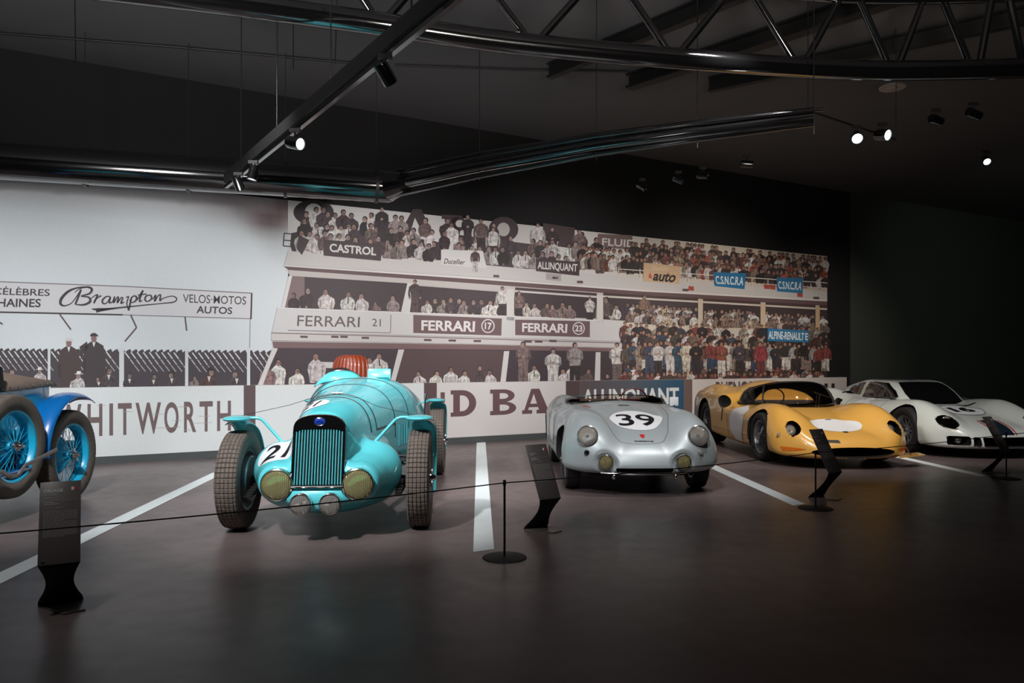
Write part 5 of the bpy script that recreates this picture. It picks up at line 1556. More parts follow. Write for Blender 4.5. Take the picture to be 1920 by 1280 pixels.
# cycle wings
def wing(xc, yc, s, a0, a1, Rw, w, name='mudguard', m=None, tip=True, parent=T, zc=R_):
    rows = []; n = 34
    for k in range(n + 1):
        a = math.radians(a0 + (a1 - a0) * k / n)
        t_ = k / n; ww = w * (.8 + .2 * min(1, t_ * 3)); ww *= 1 - .25 * max(0, t_ - .6)
        rr = Rw + .0
        row = []
        for j in range(11):
            v = -1 + 2 * j / 10
            q = rr - .035 * abs(v)**2.5
            row.append(Vector((xc + q * math.cos(a), yc + v * ww / 2, zc + q * math.sin(a))))
        rows.append(row)
    return sheet(rows, name, m or M['teal'], parent, .007)
for s in (-1, 1):
    g = wing(0, s * .725, s, 82, 205, .470, .20)
    mb = MB(); mb.ell((.07, s * .71, .868), (.15, .108, .026)); mb.build('mudguard_cap', M['teal'], g)
    mb = MB(); mb.tube([(.05, s * .66, .872), (.05, s * .56, .872), (.05, s * .53, .862), (.05, s * .51, .845), (.08, s * .335, .655)], .0125, 10); mb.build('mudguard_stay', M['teal'], g)
    g = wing(-WB_, s * .72, s, 82, 200, .470, .20)
    mb = MB(); mb.ell((-WB_ + .07, s * .71, .868), (.15, .108, .026)); mb.build('mudguard_cap', M['teal'], g)
    mb = MB(); mb.tube([(-WB_ + .10, s * .66, .865), (-WB_ + .10, s * .50, .84), (-WB_ + .10, s * .42, .60)], .0125, 10); mb.build('mudguard_stay', M['teal'], g)
# thin wire between the front wings, laid over the bonnet
mb = MB(); mb.tube([(.06, -.70, .885), (-.05, -.34, .965), (-.2, -.18, 1.018), (-.3, 0, 1.04), (-.2, .2, 1.012), (-.05, .36, .955), (.06, .70, .885)], .0022, 5); mb.build('tension_wire', M['strap'], T)
mb = MB(); mb.tube([(-.45, .45, .42), (-1.2, .56, .40), (-2.4, .62, .36)], .035, 12); mb.build('exhaust_pipe', M['steel'], T)
mb = MB(); mb.tube([(-1.9, .64, .98), (-1.9, .60, .50)], .010, 8); mb.build('side_lever', M['chrome'], T)

# ------------------------------------------------------------------ low sports cars: generic skin
def sports(Tc, Tfd, yf, fw, W0, nose, B, extra=None, low=.3, bl=0.0, arches=(), k=.055, tuck=.22, zmid=.42, crown=.06, nz=(.34, .9), planp=2.6, xn=None, cyn=.35):
    def f(x, y, z):
        tc = Tc(x) - crown * (y / .5)**2; tf = Tfd(x) - ((y - yf) / fw)**2 * .16
        tf = np.where(y < yf, Tfd(x) - ((y - yf) / fw)**2 * .16, Tfd(x) - ((y - yf) / (fw * .62))**2 * .16)
        top = smax(tc + 0 * tf, tf + 0 * tc, .07)
        sl = np.maximum(top_slope(Tc, x), 1.0)
        d1 = (z - top) / np.minimum(sl, 3.0)
        w = W0(x) - tuck * (np.maximum(z - zmid, 0))**2 * .8 - low * np.maximum(zmid - .08 - z, 0)**2
        d2 = y - w
        d3 = B(x) + bl * np.minimum(y / .8, 1.1)**5 - z
        xf = xn - cyn * (y / .8)**planp - .55 * (z - nz[0])**2 * nz[1]
        d4 = (x - xf) * .93
        d = smax(smax(d1, d2, k * 1.6), d3, k)
        d = smax(d, d4, k * 1.5)
        if extra: d = extra(d, x, y, z)
        for a in arches: d = arch_cut(d, x, y, z, *a)
        return d
    return f

# ------------------------------------------------------------------ silver roadster
S = car('open_sports_car', 'small silver open sports roadster with round number 39 on its bonnet', 'sports car', 1.275, 7.84, .02)
Tc = sm([.66, .58, .48, .35, .2, 0, -.3, -.6, -.9, -1.2, -1.6, -2.0, -2.4, -2.75, -3.0], [.30, .42, .505, .575, .635, .695, .765, .82, .862, .87, .85, .83, .76, .64, .42])
Tfs = sm([.66, .5, .38, .2, 0, -.3, -.7, -1.1, -1.5, -1.9, -2.2, -2.6, -2.9, -3.0], [.36, .60, .69, .765, .80, .805, .80, .785, .82, .875, .88, .79, .58, .4])
W0 = sm([.66, .4, .1, -.4, -1.0, -1.6, -2.1, -2.6, -3.0], [.775, .785, .79, .785, .775, .79, .795, .73, .5])
Bs = sm([.66, .3, -1, -2.5, -3.0], [.245, .20, .17, .19, .33])
ars = [(0, .31, .345, .50), (-2.1, .315, .35, .52)]
def cyl_arch(xa, za, Ra, yin):
    return lambda x, y, z: np.maximum(np.sqrt((x - xa)**2 + (z - za)**2) - Ra, yin - y)
def exs(d, x, y, z):
    return smax(d, -(np.sqrt((x - .66)**2 + (y - .38)**2 + (z - .345)**2) - .13), .03)
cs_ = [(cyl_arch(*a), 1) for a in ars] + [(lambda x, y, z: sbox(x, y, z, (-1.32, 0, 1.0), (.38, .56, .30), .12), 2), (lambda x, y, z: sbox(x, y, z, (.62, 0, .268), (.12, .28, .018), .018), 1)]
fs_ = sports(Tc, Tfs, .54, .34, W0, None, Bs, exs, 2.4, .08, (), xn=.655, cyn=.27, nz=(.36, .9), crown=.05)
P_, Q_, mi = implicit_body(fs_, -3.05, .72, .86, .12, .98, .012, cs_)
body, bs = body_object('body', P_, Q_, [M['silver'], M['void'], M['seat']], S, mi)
ft = Frame((0, 0, 2), (0, 1, 0), (-1, 0, 0), (0, 0, -1), bs, .002)     # a = y (picture right), b = -x (picture up)
r = decal_star('number_roundel', ellipse(.035, .055, .275, .30), ft, M['decalwhite'], S, 8, .0035)
decal_text('number', '39', -.165, -.14, .40, .36, ft, M['decalblack'], r, .012, 0, .006)
# bonnet lid outline
lid = [(-.30, .62), (-.315, .25), (-.30, .0), (-.27, -.22), (-.20, -.335), (-.05, -.375), (.05, -.375), (.20, -.335), (.27, -.22), (.30, .0), (.315, .25), (.30, .62)]
lid = [(-.48, .78), (-.44, .45), (-.38, .1), (-.33, -.15), (-.28, -.36), (-.22, -.445), (-.10, -.475), (0, -.48), (.10, -.475), (.22, -.445), (.28, -.36), (.33, -.15), (.38, .1), (.42, .45), (.44, .80)]
decal_seam('bonnet_seam', lid, ft, .0028, M['strap'], S, off=-.0008)
b = decal_star('badge', [(.0, -.33), (.05, -.33), (.045, -.37), (.025, -.40), (.005, -.37)], ft, M['red'], S, 3, .004)
decal_text('name_lettering', 'PORSCHE', -.07, -.452, .19, .018, ft, M['decalblack'], S, .03, 0, .004)
decal_star('emblem', [(-.07, .62), (-.03, .60), (0, .615), (.03, .60), (.08, .62), (.03, .64), (0, .63), (-.03, .645)], ft, M['strap'], S, 3, .004)
decal_star('orange_arrow', [(-.46, .74), (-.43, .76), (-.37, .62), (-.395, .62)], ft, M['red'], S, 3, .004)
for y in (-.545, .545):
    h, n = front_cast(bs, y, .585)
    ax = (n * .35 + Vector((1, 0, .08))).normalized()
    lamp('headlight', S, h + ax * .022, ax, .104, M['chrome'], M['lensclear'])
for y in (-.38, .38):
    lamp('fog_light', S, (.60, y, .345), (1, 0, 0), .074, M['chrome'], M['lensyellow'])
for y in (-.555, .555):
    h, n = front_cast(bs, y, .43)
    mb = MB(); mb.ell(h + n * .004, (.018, .028, .028), nu=18); mb.build('indicator', M['glassdark'] if y < 0 else M['lensclear'], S)
# bumper lip under the mouth
mb = MB(); mb.tube([(.655 - .1 * (yy / .8)**2 * 4, yy, .232) for yy in [-.42 + .07 * k for k in range(13)]], .009, 8); mb.build('lower_lip', M['chrome'], S)
for y in (-.30, .30):
    mb = MB(); mb.ell((.60, y, .20), (.02, .02, .026)); mb.build('tow_eye', M['chrome'], S)
# low windscreen
rows = []
for u in (0, .33, .66, 1):
    row = []
    for k in range(31):
        a = -1 + 2 * k / 30
        row.append(Vector((-.93 - .30 * abs(a)**2.6 - .06 * u, a * .60, .845 - .03 * a * a + u * .085 * (1 - .35 * abs(a)**4))))
    rows.append(row)
ws = sheet(rows, 'windscreen', M['glass'], S, .004)
mb = MB(); mb.tube(rows[-1], .005, 6); mb.build('windscreen_edge', M['chrome'], ws)
mb = MB(); mb.tube([(-1.18, .22 + .16 * math.cos(t), .86 + .14 * math.sin(t)) for t in [2 * PI * k / 30 for k in range(30)]], .010, 8, closed=True); mb.tube([(-1.18, .07, .86), (-1.18, .37, .86)], .008, 6); mb.tube([(-1.18, .22, .86), (-.95, .22, .78)], .012, 6)
mb.build('steering_wheel', mat('dark_red_wheel', (92, 30, 40), .4), S)
mb = MB(); mb.box((-.60, .57, .87), (.02, .105, .10), Matrix.Rotation(.15, 3, 'Z'), .008); mi = mb.build('mirror', M['decalwhite'], S); mb = MB(); mb.tube([(-.60, .57, .83), (-.60, .57, .76)], .012, 8); mb.build('mirror_stem', M['chrome'], mi)
for y in (-.28, .28):
    mb = MB(); mb.box((-1.60, y, .70), (.16, .40, .30), Matrix.Rotation(-.25, 3, 'Y'), .05); mb.build('seat', M['tanseat'], S)
fsR = Frame((0, -2, 0), (1, 0, 0), (0, 0, 1), (0, 1, 0), bs)
fsL = Frame((0, 2, 0), (1, 0, 0), (0, 0, 1), (0, -1, 0), bs)
for fr in (fsR, fsL):
    decal_star('number_roundel', ellipse(-1.1, .56, .20, .17), fr, M['decalwhite'], S, 5)
    decal_seam('door_seam', [(-.75, .80), (-.80, .36), (-1.42, .36), (-1.45, .80)], fr, .003, M['strap'], S)
    for k in range(6): decal_seam('louvre', [(-2.45 - .0 * k, .50 + .035 * k), (-2.62, .50 + .035 * k)], fr, .005, M['strap'], S)
kw = dict(key='silverwheel', R=.312, w=.15, rr=.205, style='disc', rimmat=M['alloy'], tyremat=M['rubberblk'], tread='rib')
for x, s in ((0, 1), (0, -1), (-2.1, 1), (-2.1, -1)): make_wheel(S, (x, s * .655, .312), s, **kw)
mb = MB(); mb.tube([(0, -.6, .31), (0, .6, .31)], .03, 8); mb.tube([(-2.1, -.6, .31), (-2.1, .6, .31)], .03, 8); mb.box((-1.0, 0, .20), (2.6, 1.0, .06)); mb.build('underbody', M['blackmatt'], S, False)

# ------------------------------------------------------------------ yellow racer
Y = car('yellow_racing_car', 'low yellow racing car with curved windscreen and blank white ovals', 'racing car', 4.15, 10.02, .03)
Tc = sm([.96, .86, .72, .55, .3, 0, -.3, -.55, -.9, -1.3, -1.6, -1.9, -2.3, -2.8, -3.2], [.26, .36, .425, .475, .535, .60, .655, .69, .72, .72, .90, .93, .88, .84, .78])
Tfy = sm([.96, .8, .62, .4, .2, 0, -.3, -.7, -1.1, -1.5, -1.8, -2.1, -2.4, -2.8, -3.2], [.27, .40, .54, .67, .735, .76, .75, .70, .68, .74, .86, .945, .96, .92, .86])
W0 = sm([.96, .6, .2, 0, -.5, -1.1, -1.7, -2.3, -2.8, -3.2], [.84, .865, .885, .89, .87, .86, .885, .90, .89, .84])
By = sm([.96, .5, -1, -3.2], [.135, .12, .12, .22])
ary = [(0, .315, .375, .58), (-2.4, .33, .40, .56)]
def mouthy(x, y, z): return sell(x, y, z, (.92, 0, .215), (.28, .52, .062))
def lampy(x, y, z): return sell(x, y, z, (.56, .635, .44), (.19, .105, .135))
def cky(x, y, z): return sbox(x, y, z, (-1.02, 0, .86), (.46, .55, .22), .16)
def inty(x, y, z): return sell(x, y, z, (-1.45, .90, .74), (.26, .15, .12))
def exy(d, x, y, z):
    # raised tail fairing behind the seats
    hump = sell(x, y, z, (-1.95, 0, .62), (.75, .62, .41))
    d = smin(d, hump, .08)
    return smax(d, -x - 3.2, .05)
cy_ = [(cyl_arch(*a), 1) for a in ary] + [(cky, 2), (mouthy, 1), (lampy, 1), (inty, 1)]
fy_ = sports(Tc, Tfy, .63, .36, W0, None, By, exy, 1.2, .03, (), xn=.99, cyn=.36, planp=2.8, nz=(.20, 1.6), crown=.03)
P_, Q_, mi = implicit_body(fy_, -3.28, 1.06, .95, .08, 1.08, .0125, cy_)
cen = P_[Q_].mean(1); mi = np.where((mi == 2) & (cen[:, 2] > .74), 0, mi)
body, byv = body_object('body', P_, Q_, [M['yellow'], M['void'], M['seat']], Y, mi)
ft = Frame((0, 0, 2), (0, 1, 0), (-1, 0, 0), (0, 0, -1), byv, .002)
dd = Vector((-.8, 0, -.6)); uy = Vector((-.6, 0, .8)); tg = Vector((.42, 0, .505))
fo = Frame(tg - dd * 1.5, (0, 1, 0), uy, dd, byv, .0035)
decal_star('blank_roundel', ellipse(-.01, 0, .325, .20), fo, M['decalwhite'], Y, 10)
decal_star('bonnet_catch', ellipse(0, -.20, .045, .014), ft, M['decalblack'], Y, 3, .006)
decal_star('emblem', [(-.03, -.66), (.03, -.655), (.045, -.68), (0, -.70), (-.03, -.68)], ft, M['strap'], Y, 3, .004)
for y in (-.635, .635):
    lamp('headlight', Y, (.52, y, .45), (1, 0, .15), .078, M['steel'], M['lensclear'])
    # clear lamp cover
    fr = Frame((1.5, y, .44 + .45), (0, 1, 0), Vector((-.43, 0, .9)), (-.9, 0, -.43), byv)
frn = Frame((2, 0, 0), (0, 1, 0), (0, 0, 1), (-1, 0, 0), byv, .003)
for s in (-1, 1):
    pts = [(s * .80, .262), (s * .66, .258), (s * .56, .245), (s * .66, .222), (s * .78, .205)]
    decal_star('indicator', pts, frn, M['orange'], Y, 3, .004)
decal_star('number_plate', [(-.47, .360), (-.17, .356), (-.16, .325), (-.46, .328)], frn, M['decalblack'], Y, 4, .004)
decal_text('plate_lettering', 'SF', -.42, .333, .05, .02, frn, M['decalwhite'], Y, .02, 0, .007)
fn2 = Frame((0, -2, 0), (1, 0, 0), (0, 0, 1), (0, 1, 0), byv, .005)
fn3 = Frame((0, 2, 0), (1, 0, 0), (0, 0, 1), (0, -1, 0), byv, .005)
for fr in (fn2, fn3):
    decal_star('blank_roundel', [(-.52, .64), (-.60, .34), (-.66, .19), (-.92, .19), (-1.14, .32), (-1.18, .48), (-1.08, .62), (-.80, .69)], fr, M['decalwhite'], Y, 10)
    decal_seam('door_seam', [(-.52, .66), (-.60, .22), (-1.22, .22), (-1.30, .55)], fr, .003, M['strap'], Y)
    decal_seam('panel_seam', [(-.42, .30), (-1.90, .30)], fr, .003, M['strap'], Y)
    decal_star('brake_slot', [(-1.50, .62), (-1.47, .62), (-1.49, .42), (-1.52, .42)], fr, M['void'], Y, 3)
f4 = Frame((1.2, 0, 1.2), (0, 1, 0), Vector((-.5, 0, .866)), (-.866, 0, -.5), byv, .003)
h, n = front_cast(byv, -.80, .40)
mb = MB(); mb.ell(h + n * .003, (.012, .03, .03), nu=20); mb.build('fuel_cap_light', M['lensclear'], Y)
h, n = front_cast(byv, .80, .40)
mb = MB(); mb.ell(h + n * .003, (.012, .03, .03), nu=20); mb.build('fuel_cap_light', M['lensclear'], Y)
# corner fin of the splitter
for s in (1,):
    mb = MB(); mb.add([(.86, s * .58, .135), (.52, s * .86, .135), (.50, s * 1.02, .150), (.74, s * .98, .150), (.86, s * .58, .152), (.52, s * .86, .152), (.50, s * 1.02, .164), (.74, s * .98, .164)], [(0, 1, 2, 3), (4, 5, 6, 7), (0, 1, 5, 4), (1, 2, 6, 5), (2, 3, 7, 6), (3, 0, 4, 7)])
    mb.build('splitter_fin', M['yellow'], Y, False)
    mb = MB(); mb.tube([(.74, s * .80, .155), (.66, s * .78, .25)], .010, 8); mb.build('splitter_stay', M['chrome'], Y)
# wraparound windscreen
rows = []
for u in [k / 8 for k in range(9)]:
    row = []
    for k in range(49):
        a = math.radians(-98 + 196 * k / 48)
        rx = .74 - .36 * u ** 1.1; ry = .69 - .15 * u ** 1.3
        zb_ = .675 + .05 * (1 - math.cos(a)) * .5
        top = 1.03 - .10 * (abs(math.sin(a)))**3 - .12 * max(0, -math.cos(a))
        row.append(Vector((-1.22 + rx * math.cos(a) - .0 * u, ry * math.sin(a), zb_ + (top - zb_) * math.sin(u * PI / 2) ** .9)))
    rows.append(row)
ws = sheet(rows, 'windscreen', M['glass'], Y, .004)
mb = MB(); mb.tube(rows[-1], .014, 8); mb.build('windscreen_top_frame', M['blackmatt'], ws)
mb = MB(); mb.tube(rows[0], .010, 8); mb.build('windscreen_seal', M['blackmatt'], ws)
for s in (12, 36):
    mb = MB(); mb.tube([r_[s] for r_ in rows], .012, 8); mb.build('windscreen_pillar', M['blackmatt'], ws)
mb = MB(); mb.box((-.88, .10, .985), (.03, .18, .045), None, .012); mb.build('rear_view_mirror', M['blackmatt'], Y)
mb = MB(); mb.tube([(-.45, .16, .70), (-.62, .26, .87)], .007, 6); mb.tube([(-.72, .04, .95), (-.50, .40, .80)], .006, 6); mb.tube([(-.44, .12, .70), (-.58, .20, .86)], .005, 6); mb.build('wiper', M['chrome'], Y)
mb = MB(); mb.tube([(-1.12, -.22 + .16 * math.cos(t), .80 + .13 * math.sin(t)) for t in [2 * PI * k / 30 for k in range(30)]], .011, 8, closed=True); mb.build('steering_wheel', M['blackmatt'], Y)
# flank inlet lip and small vent
kw = dict(key='yellowwheel', R=.322, w=.25, rr=.215, style='wire', rimmat=M['alloy'], tyremat=M['rubberblk'], tread='rib')
for x, s in ((0, 1), (0, -1)): make_wheel(Y, (x, s * .735, .322), s, **kw)
kw = dict(key='yellowrear', R=.335, w=.30, rr=.215, style='wire', rimmat=M['alloy'], tyremat=M['rubberblk'], tread='rib')
for x, s in ((-2.4, 1), (-2.4, -1)): make_wheel(Y, (x, s * .72, .335), s, **kw)
mb = MB(); mb.box((-1.2, 0, .15), (2.6, 1.0, .06)); mb.tube([(0, -.6, .31), (0, .6, .31)], .03, 8); mb.build('underbody', M['blackmatt'], Y, False)

# ------------------------------------------------------------------ white coupe
G = car('racing_coupe', 'low white closed racing coupe with number 16 and dark stripe on its nose', 'racing car', 6.60, 11.05, .10)
Tc = sm([1.0, .9, .75, .55, .3, 0, -.3, -.5, -.9, -1.3, -1.9, -2.4, -2.9, -3.2], [.26, .38, .45, .51, .57, .63, .675, .69, .70, .70, .80, .83, .82, .78])
Tfg = sm([1.0, .8, .6, .4, .2, 0, -.3, -.7, -1.1, -1.6, -2.0, -2.4, -2.8, -3.2], [.30, .44, .56, .66, .73, .765, .76, .73, .71, .73, .80, .86, .86, .80])
W0 = sm([1.0, .6, .2, -.5, -1.1, -1.7, -2.3, -2.8, -3.2], [.86, .885, .90, .885, .875, .89, .90, .88, .82])
Bg = sm([1.0, .5, -1, -3.2], [.145, .12, .12, .22])
arg = [(0, .32, .38, .60), (-2.41, .33, .40, .58)]
Rt = sm([-.38, -.6, -.85, -1.0, -1.2, -1.6, -2.0, -2.4, -2.8], [.66, .82, .97, 1.015, 1.03, 1.03, .98, .90, .80])
Rw = sm([-.38, -.7, -1.1, -1.7, -2.2, -2.8], [.44, .56, .60, .58, .50, .36])
def moug(x, y, z): return sbox(x, y, z, (1.0, 0, .235), (.30, .35, .065), .03)
def slotg(x, y, z): return sbox(x, y, z, (.95, .425, .24), (.26, .048, .062), .02)
def corng(x, y, z): return sbox(x, y, z, (.86, .615, .25), (.20, .115, .062), .03)
def lampg(x, y, z): return sell(x, y, z, (.60, .64, .48), (.25, .135, .10))
def inlg(x, y, z): return sbox(x, y, z, (-1.78, .92, .66), (.09, .10, .085), .02)
def exg(d, x, y, z):
    w = Rw(x) - (np.maximum(z - .70, 0)) * .42
    roof = smax((z - Rt(x)) * .75, y - w, .10)
    roof = smax(roof, x + .34, .03); roof = smax(roof, -2.8 - x, .03); roof = smax(roof, .45 - z, .02)
    d = smin(d, roof, .045)
    return smax(d, -3.2 - x, .05)
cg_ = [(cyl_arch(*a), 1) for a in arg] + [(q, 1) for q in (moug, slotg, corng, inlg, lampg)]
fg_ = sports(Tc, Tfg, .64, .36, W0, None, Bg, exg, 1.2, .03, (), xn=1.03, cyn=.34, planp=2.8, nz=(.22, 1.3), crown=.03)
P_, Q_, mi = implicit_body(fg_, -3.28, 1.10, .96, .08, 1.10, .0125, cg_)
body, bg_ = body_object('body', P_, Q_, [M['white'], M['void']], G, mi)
# windows
fw_ = Frame((1.2, 0, 1.55), (0, 1, 0), Vector((-.42, 0, .9075)), (-.9075, 0, -.42), bg_, .004)
# windscreen outline given by where it sits along the roof curve
def scr(a, x):      # y, station -> frame coords
    p = Vector((x, a, Rt(x))); q = p - fw_.o; return (q.dot(fw_.ux), q.dot(fw_.uy))
pts = [scr(-.41, -.45), (scr(-.2, -.37)), scr(0, -.35), scr(.2, -.37), scr(.41, -.45), scr(.42, -.62), scr(.385, -.80), scr(.34, -.92), scr(.2, -.94), scr(0, -.945), scr(-.2, -.94), scr(-.34, -.92), scr(-.385, -.80), scr(-.42, -.62)]
w_ = decal_star('windscreen', pts, fw_, M['glassdark'], G, 9)
fl_ = Frame((0, -2, .9), (1, 0, 0), (0, 0, 1), (0, 1, 0), bg_, .004)
fr_ = Frame((0, 2, .9), (1, 0, 0), (0, 0, 1), (0, -1, 0), bg_, .004)
for fr in (fl_, fr_):
    decal_star('side_window', [(-.60, -.165), (-.74, -.04), (-.98, .083), (-1.30, .095), (-1.52, .09), (-1.53, -.16), (-1.1, -.165)], fr, M['glassdark'], G, 8)
    decal_star('quarter_window', [(-1.62, .085), (-1.78, .07), (-2.05, -.0), (-2.12, -.06), (-1.95, -.115), (-1.63, -.13)], fr, M['glassdark'], G, 6)
    rr_ = decal_star('number_roundel', ellipse(-1.20, -.34, .23, .17), fr, M['decalwhite'], G, 6, .003)
    decal_seam('door_seam', [(-.60, -.18), (-.66, -.60), (-1.50, -.60), (-1.58, -.18)], fr, .003, M['strap'], G)
ft = Frame((0, 0, 2), (0, 1, 0), (-1, 0, 0), (0, 0, -1), bg_, .002)
st_ = []
for (y0_, y1_, m, nm) in ((-.12, .12, 'navy', 'nose_stripe'), (-.165, -.145, 'red', 'nose_pinstripe'), (.145, .165, 'red', 'nose_pinstripe')):
    rows = []
    for k in range(40):
        x = 1.0 - .42 * k / 39 if m != 'x' else 0
        row = []
        for j in range(5):
            q, _ = ft.cast(y0_ + (y1_ - y0_) * j / 4, -x, .003)
            row.append(q)
        if all(p is not None and p.z > .325 for p in row): rows.append(row)
    if len(rows) > 1: mb = MB(); mb.grid(rows); mb.build(nm, M[m], G)
r = decal_star('number_roundel', ellipse(0, -.08, .29, .27), ft, M['decalwhite'], G, 8, .0045)
decal_text('number', '16', -.17, -.20, .34, .26, ft, M['decalblack'], r, .05, 0, .007)
decal_seam('roundel_ring', ellipse(0, -.08, .30, .28, 60) + [ellipse(0, -.08, .30, .28, 60)[0]], ft, .004, M['strap'], G)
decal_star('roof_marking', ellipse(0, 1.2, .07, .12), ft, M['bluebadge'], G, 3)
for s in (-1, 1):
    decal_star('bonnet_vent', [(s * .16, .28), (s * .42, .22), (s * .44, .17), (s * .20, .20)], ft, M['strap'], G, 3, .003)
    lamp('headlight', G, (.60, s * .62, .50), (1, 0, .15), .07, M['chrome'], M['lensclear'])
    lamp('fog_light', G, (.80, s * .60, .25), (1, 0, 0), .045, M['chrome'], M['lensclear'])
    # clear cover over the lamp bay, following the wing
    rows = []
    for i in range(9):
        row = []
        for j in range(9):
            u = -1 + 2 * i / 8; v = -1 + 2 * j / 8
            x = .60 + .235 * u * math.sqrt(1 - v * v / 2); y = .64 + .128 * v * math.sqrt(1 - u * u / 2)
            lo, hi = .2, .9
            for it in range(18):
                mdz = (lo + hi) / 2
                tcz = float(Tc(x)) - .03 * (y / .5)**2; e_ = .36 if y < .64 else .36 * .62
                tfz = float(Tfg(x)) - ((y - .64) / e_)**2 * .16
                break
            row.append(Vector((x, s * y, max(tcz, tfz) - .012)))
        rows.append(row)
    sheet(rows, 'lamp_cover', M['glass'], G, .003)
mb = MB(); mb.tube([(-.42, .05, .70), (-.62, .30, .845)], .006, 6); mb.tube([(-.45, .0, .705), (-.70, .12, .90)], .006, 6); mb.build('wiper', M['chrome'], G)
kw = dict(key='coupewheel', R=.33, w=.24, rr=.205, style='star', rimmat=M['alloy'], tyremat=M['rubberblk'], tread='rib')
for x, s in ((0, 1), (0, -1), (-2.41, 1), (-2.41, -1)): make_wheel(G, (x, s * .76, .33), s, **kw)
mb = MB(); mb.box((-1.2, 0, .15), (2.6, 1.0, .06)); mb.tube([(0, -.6, .31), (0, .6, .31)], .03, 8); mb.build('underbody', M['blackmatt'], G, False)

# ------------------------------------------------------------------ blue vintage tourer at the left edge (its tail end and near flank)
# local frame: x towards the viewer (nose), origin at the rear axle centre on the floor
V = car('vintage_tourer', 'blue vintage open tourer with wire wheels, blue mudguard and side-mounted spare wheel', 'vintage car', -4.89, 7.06, .045)
rw = .43; yw = .66
Wv = sm([-.10, .0, .15, .3, .6, 1.0, 1.5, 2.4, 3.0], [.46, .48, .50, .51, .52, .53, .52, .42, .36])
Tv = sm([-.10, .05, .3, .6, .9, 1.5, 2.4, 3.0], [1.12, 1.12, 1.11, 1.10, 1.09, 1.08, 1.06, 1.02])
def f_v(x, y, z):
    W = Wv(x) - .10 * np.maximum(.7 - z, 0)
    d = smax(smax(y - W, (z - Tv(x)) , .03), .42 - z, .05)
    d = smax(d, -.12 - x, .08); d = smax(d, x - 3.0, .05)
    return d
P_, Q_, mi = implicit_body(f_v, -.9, 3.1, .62, .36, 1.2, .02)
body, bvv = body_object('body', P_, Q_, [M['cyan']], V, mi)
# tonneau cover with studs
rows = []
for i in range(26):
    x = -.20 + 1.20 * i / 25; row = []
    for j in range(17):
        v = -1 + 2 * j / 16
        row.append(Vector((x, v * (float(Wv(max(x, -.1))) + .018) * (1 if x > -.1 else .97), float(Tv(max(x, -.1))) + .012 + .125 * (1 - abs(v)**2.2) * min(1, (i + 1) / 12) - (.05 if abs(v) > .99 else 0))))
    rows.append(row)
tn = sheet(rows, 'tonneau_cover', M['canvas'], V, .008)
for i in range(9):
    x = -.06 + .12 * i
    for s in (-1, 1):
        mb = MB(); mb.ell((x, s * (float(Wv(x)) + .024), float(Tv(x)) - .012), (.011, .008, .011), nu=10, nv=6)
        mb.build('stud', M['chrome'], tn)
mb = MB(); mb.tube([(.80, .50, 1.08), (.78, .49, 1.22), (.80, .30, 1.27), (.82, -.3, 1.27), (.82, -.5, 1.08)], .07, 14); mb.build('hood_roll', M['rubberblk'], V)
kw = dict(key='tourerwheel', R=rw, w=.15, rr=.295, style='wire', rimmat=M['cyanrim'], tyremat=M['rubber'], tread='block', nutmat=M['chrome'], hubmat=M['cyanrim'])
make_wheel(V, (0, yw, rw), 1, **kw); make_wheel(V, (0, -yw, rw), -1, **kw)
make_wheel(V, (2.95, yw, rw), 1, **kw); make_wheel(V, (2.95, -yw, rw), -1, **kw)
sp = make_wheel(V, (.93, .69, .615), 1, **kw); sp.name = 'spare_wheel'
for s in (-1, 1):
    mb = MB(); mb.lathe([(.02, -.12), (.17, -.12), (.18, -.10), (.18, -.06), (.10, .0), (.03, .02)], (0, s * (yw - .02), rw), (0, s, 0), 32); mb.build('brake_drum', M['cyanrim'], V)
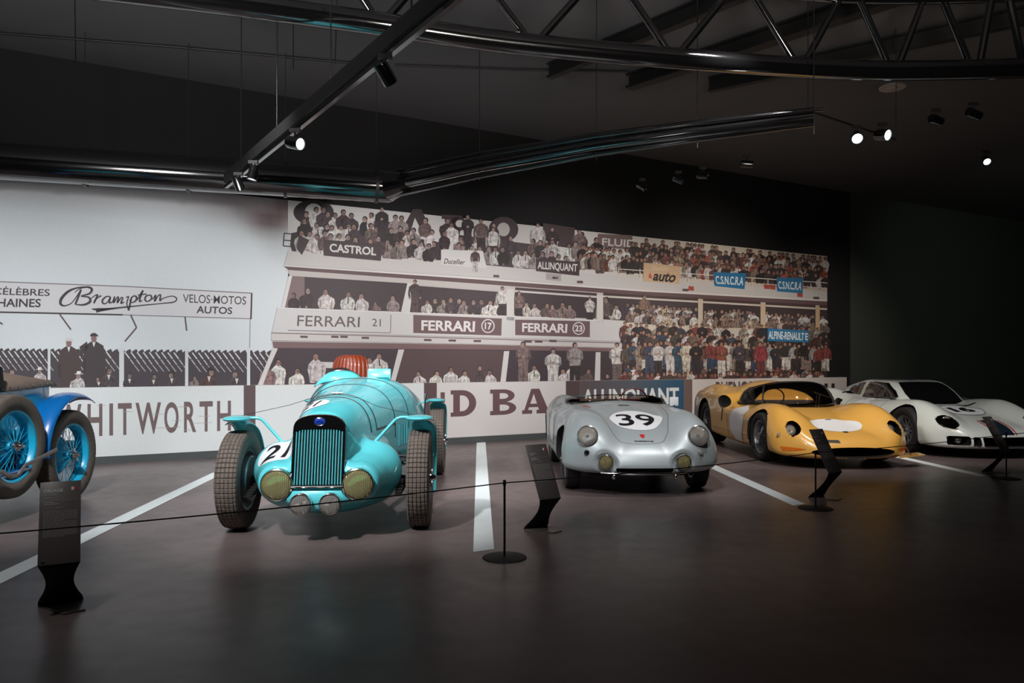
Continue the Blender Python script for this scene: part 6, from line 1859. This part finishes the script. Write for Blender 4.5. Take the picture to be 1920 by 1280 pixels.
mb = MB(); mb.lathe([(.02, -.12), (.15, -.12), (.15, -.06), (.10, -.01), (.03, .01)], (.93, .68, .615), (0, 1, 0), 32); mb.build('spare_hub', M['cyanrim'], V)
def bigwing(s):
    rows = []
    for k in range(40):
        a = math.radians(124 + (2 - 124) * k / 39); Rw_ = .475 + .14 * (1 - k / 39)**.75
        cx = -.02; row = []
        x = cx + Rw_ * math.cos(a); z = rw + Rw_ * math.sin(a)
        if k > 30: x += .02 * (k - 30) / 9
        for j in range(13):
            v = -1 + 2 * j / 12; q = 1 - .07 * abs(v)**3
            row.append(Vector((cx + (x - cx) * q, s * (yw - .03) + v * .125, rw + (z - rw) * q)))
        rows.append(row)
    w = sheet(rows, 'mudguard', M['blue'], V, .008)
    rows = []
    for k in range(20):
        a = math.radians(100 - 100 * k / 19); r_ = .55
        rows.append([Vector((-.02 + r_ * math.cos(a), s * (yw - .15), rw + r_ * math.sin(a))), Vector((-.02 + r_ * .78 * math.cos(a), s * (yw - .15), rw + r_ * .78 * math.sin(a)))])
    sheet(rows, 'mudguard_valance', M['blue'], w, .006)
    return w
bigwing(1); bigwing(-1)
mb = MB()
for q in ([(1.9, .80, .42), (1.18, .80, .44)], [(1.18, .80, .44), (1.08, .80, .385)], [(1.08, .80, .385), (.98, .80, .38)], [(.98, .80, .38), (.88, .80, .45)], [(.88, .80, .45), (.42, .80, .53)]):
    a, b_ = Vector(q[0]), Vector(q[1]); d = (b_ - a).normalized(); R3 = Matrix((d, Vector((0, 1, 0)), d.cross(Vector((0, 1, 0))))).transposed()
    mb.box((a + b_) / 2, ((b_ - a).length + .02, .012, .034), R3, .004)
mb.build('spare_clamp_bar', M['satin'], V)
mb = MB(); mb.box((1.6, .62, .40), (2.0, .26, .03), None, .01); mb.build('running_board', M['blue'], V)
mb = MB(); mb.box((1.2, 0, .42), (4.2, .70, .12)); mb.tube([(0, -.6, rw), (0, .6, rw)], .04, 8); mb.tube([(2.95, -.6, rw), (2.95, .6, rw)], .03, 8); mb.tube([(.93, .45, .615), (.93, .64, .615)], .03, 8); mb.build('chassis', M['blackmatt'], V, False)
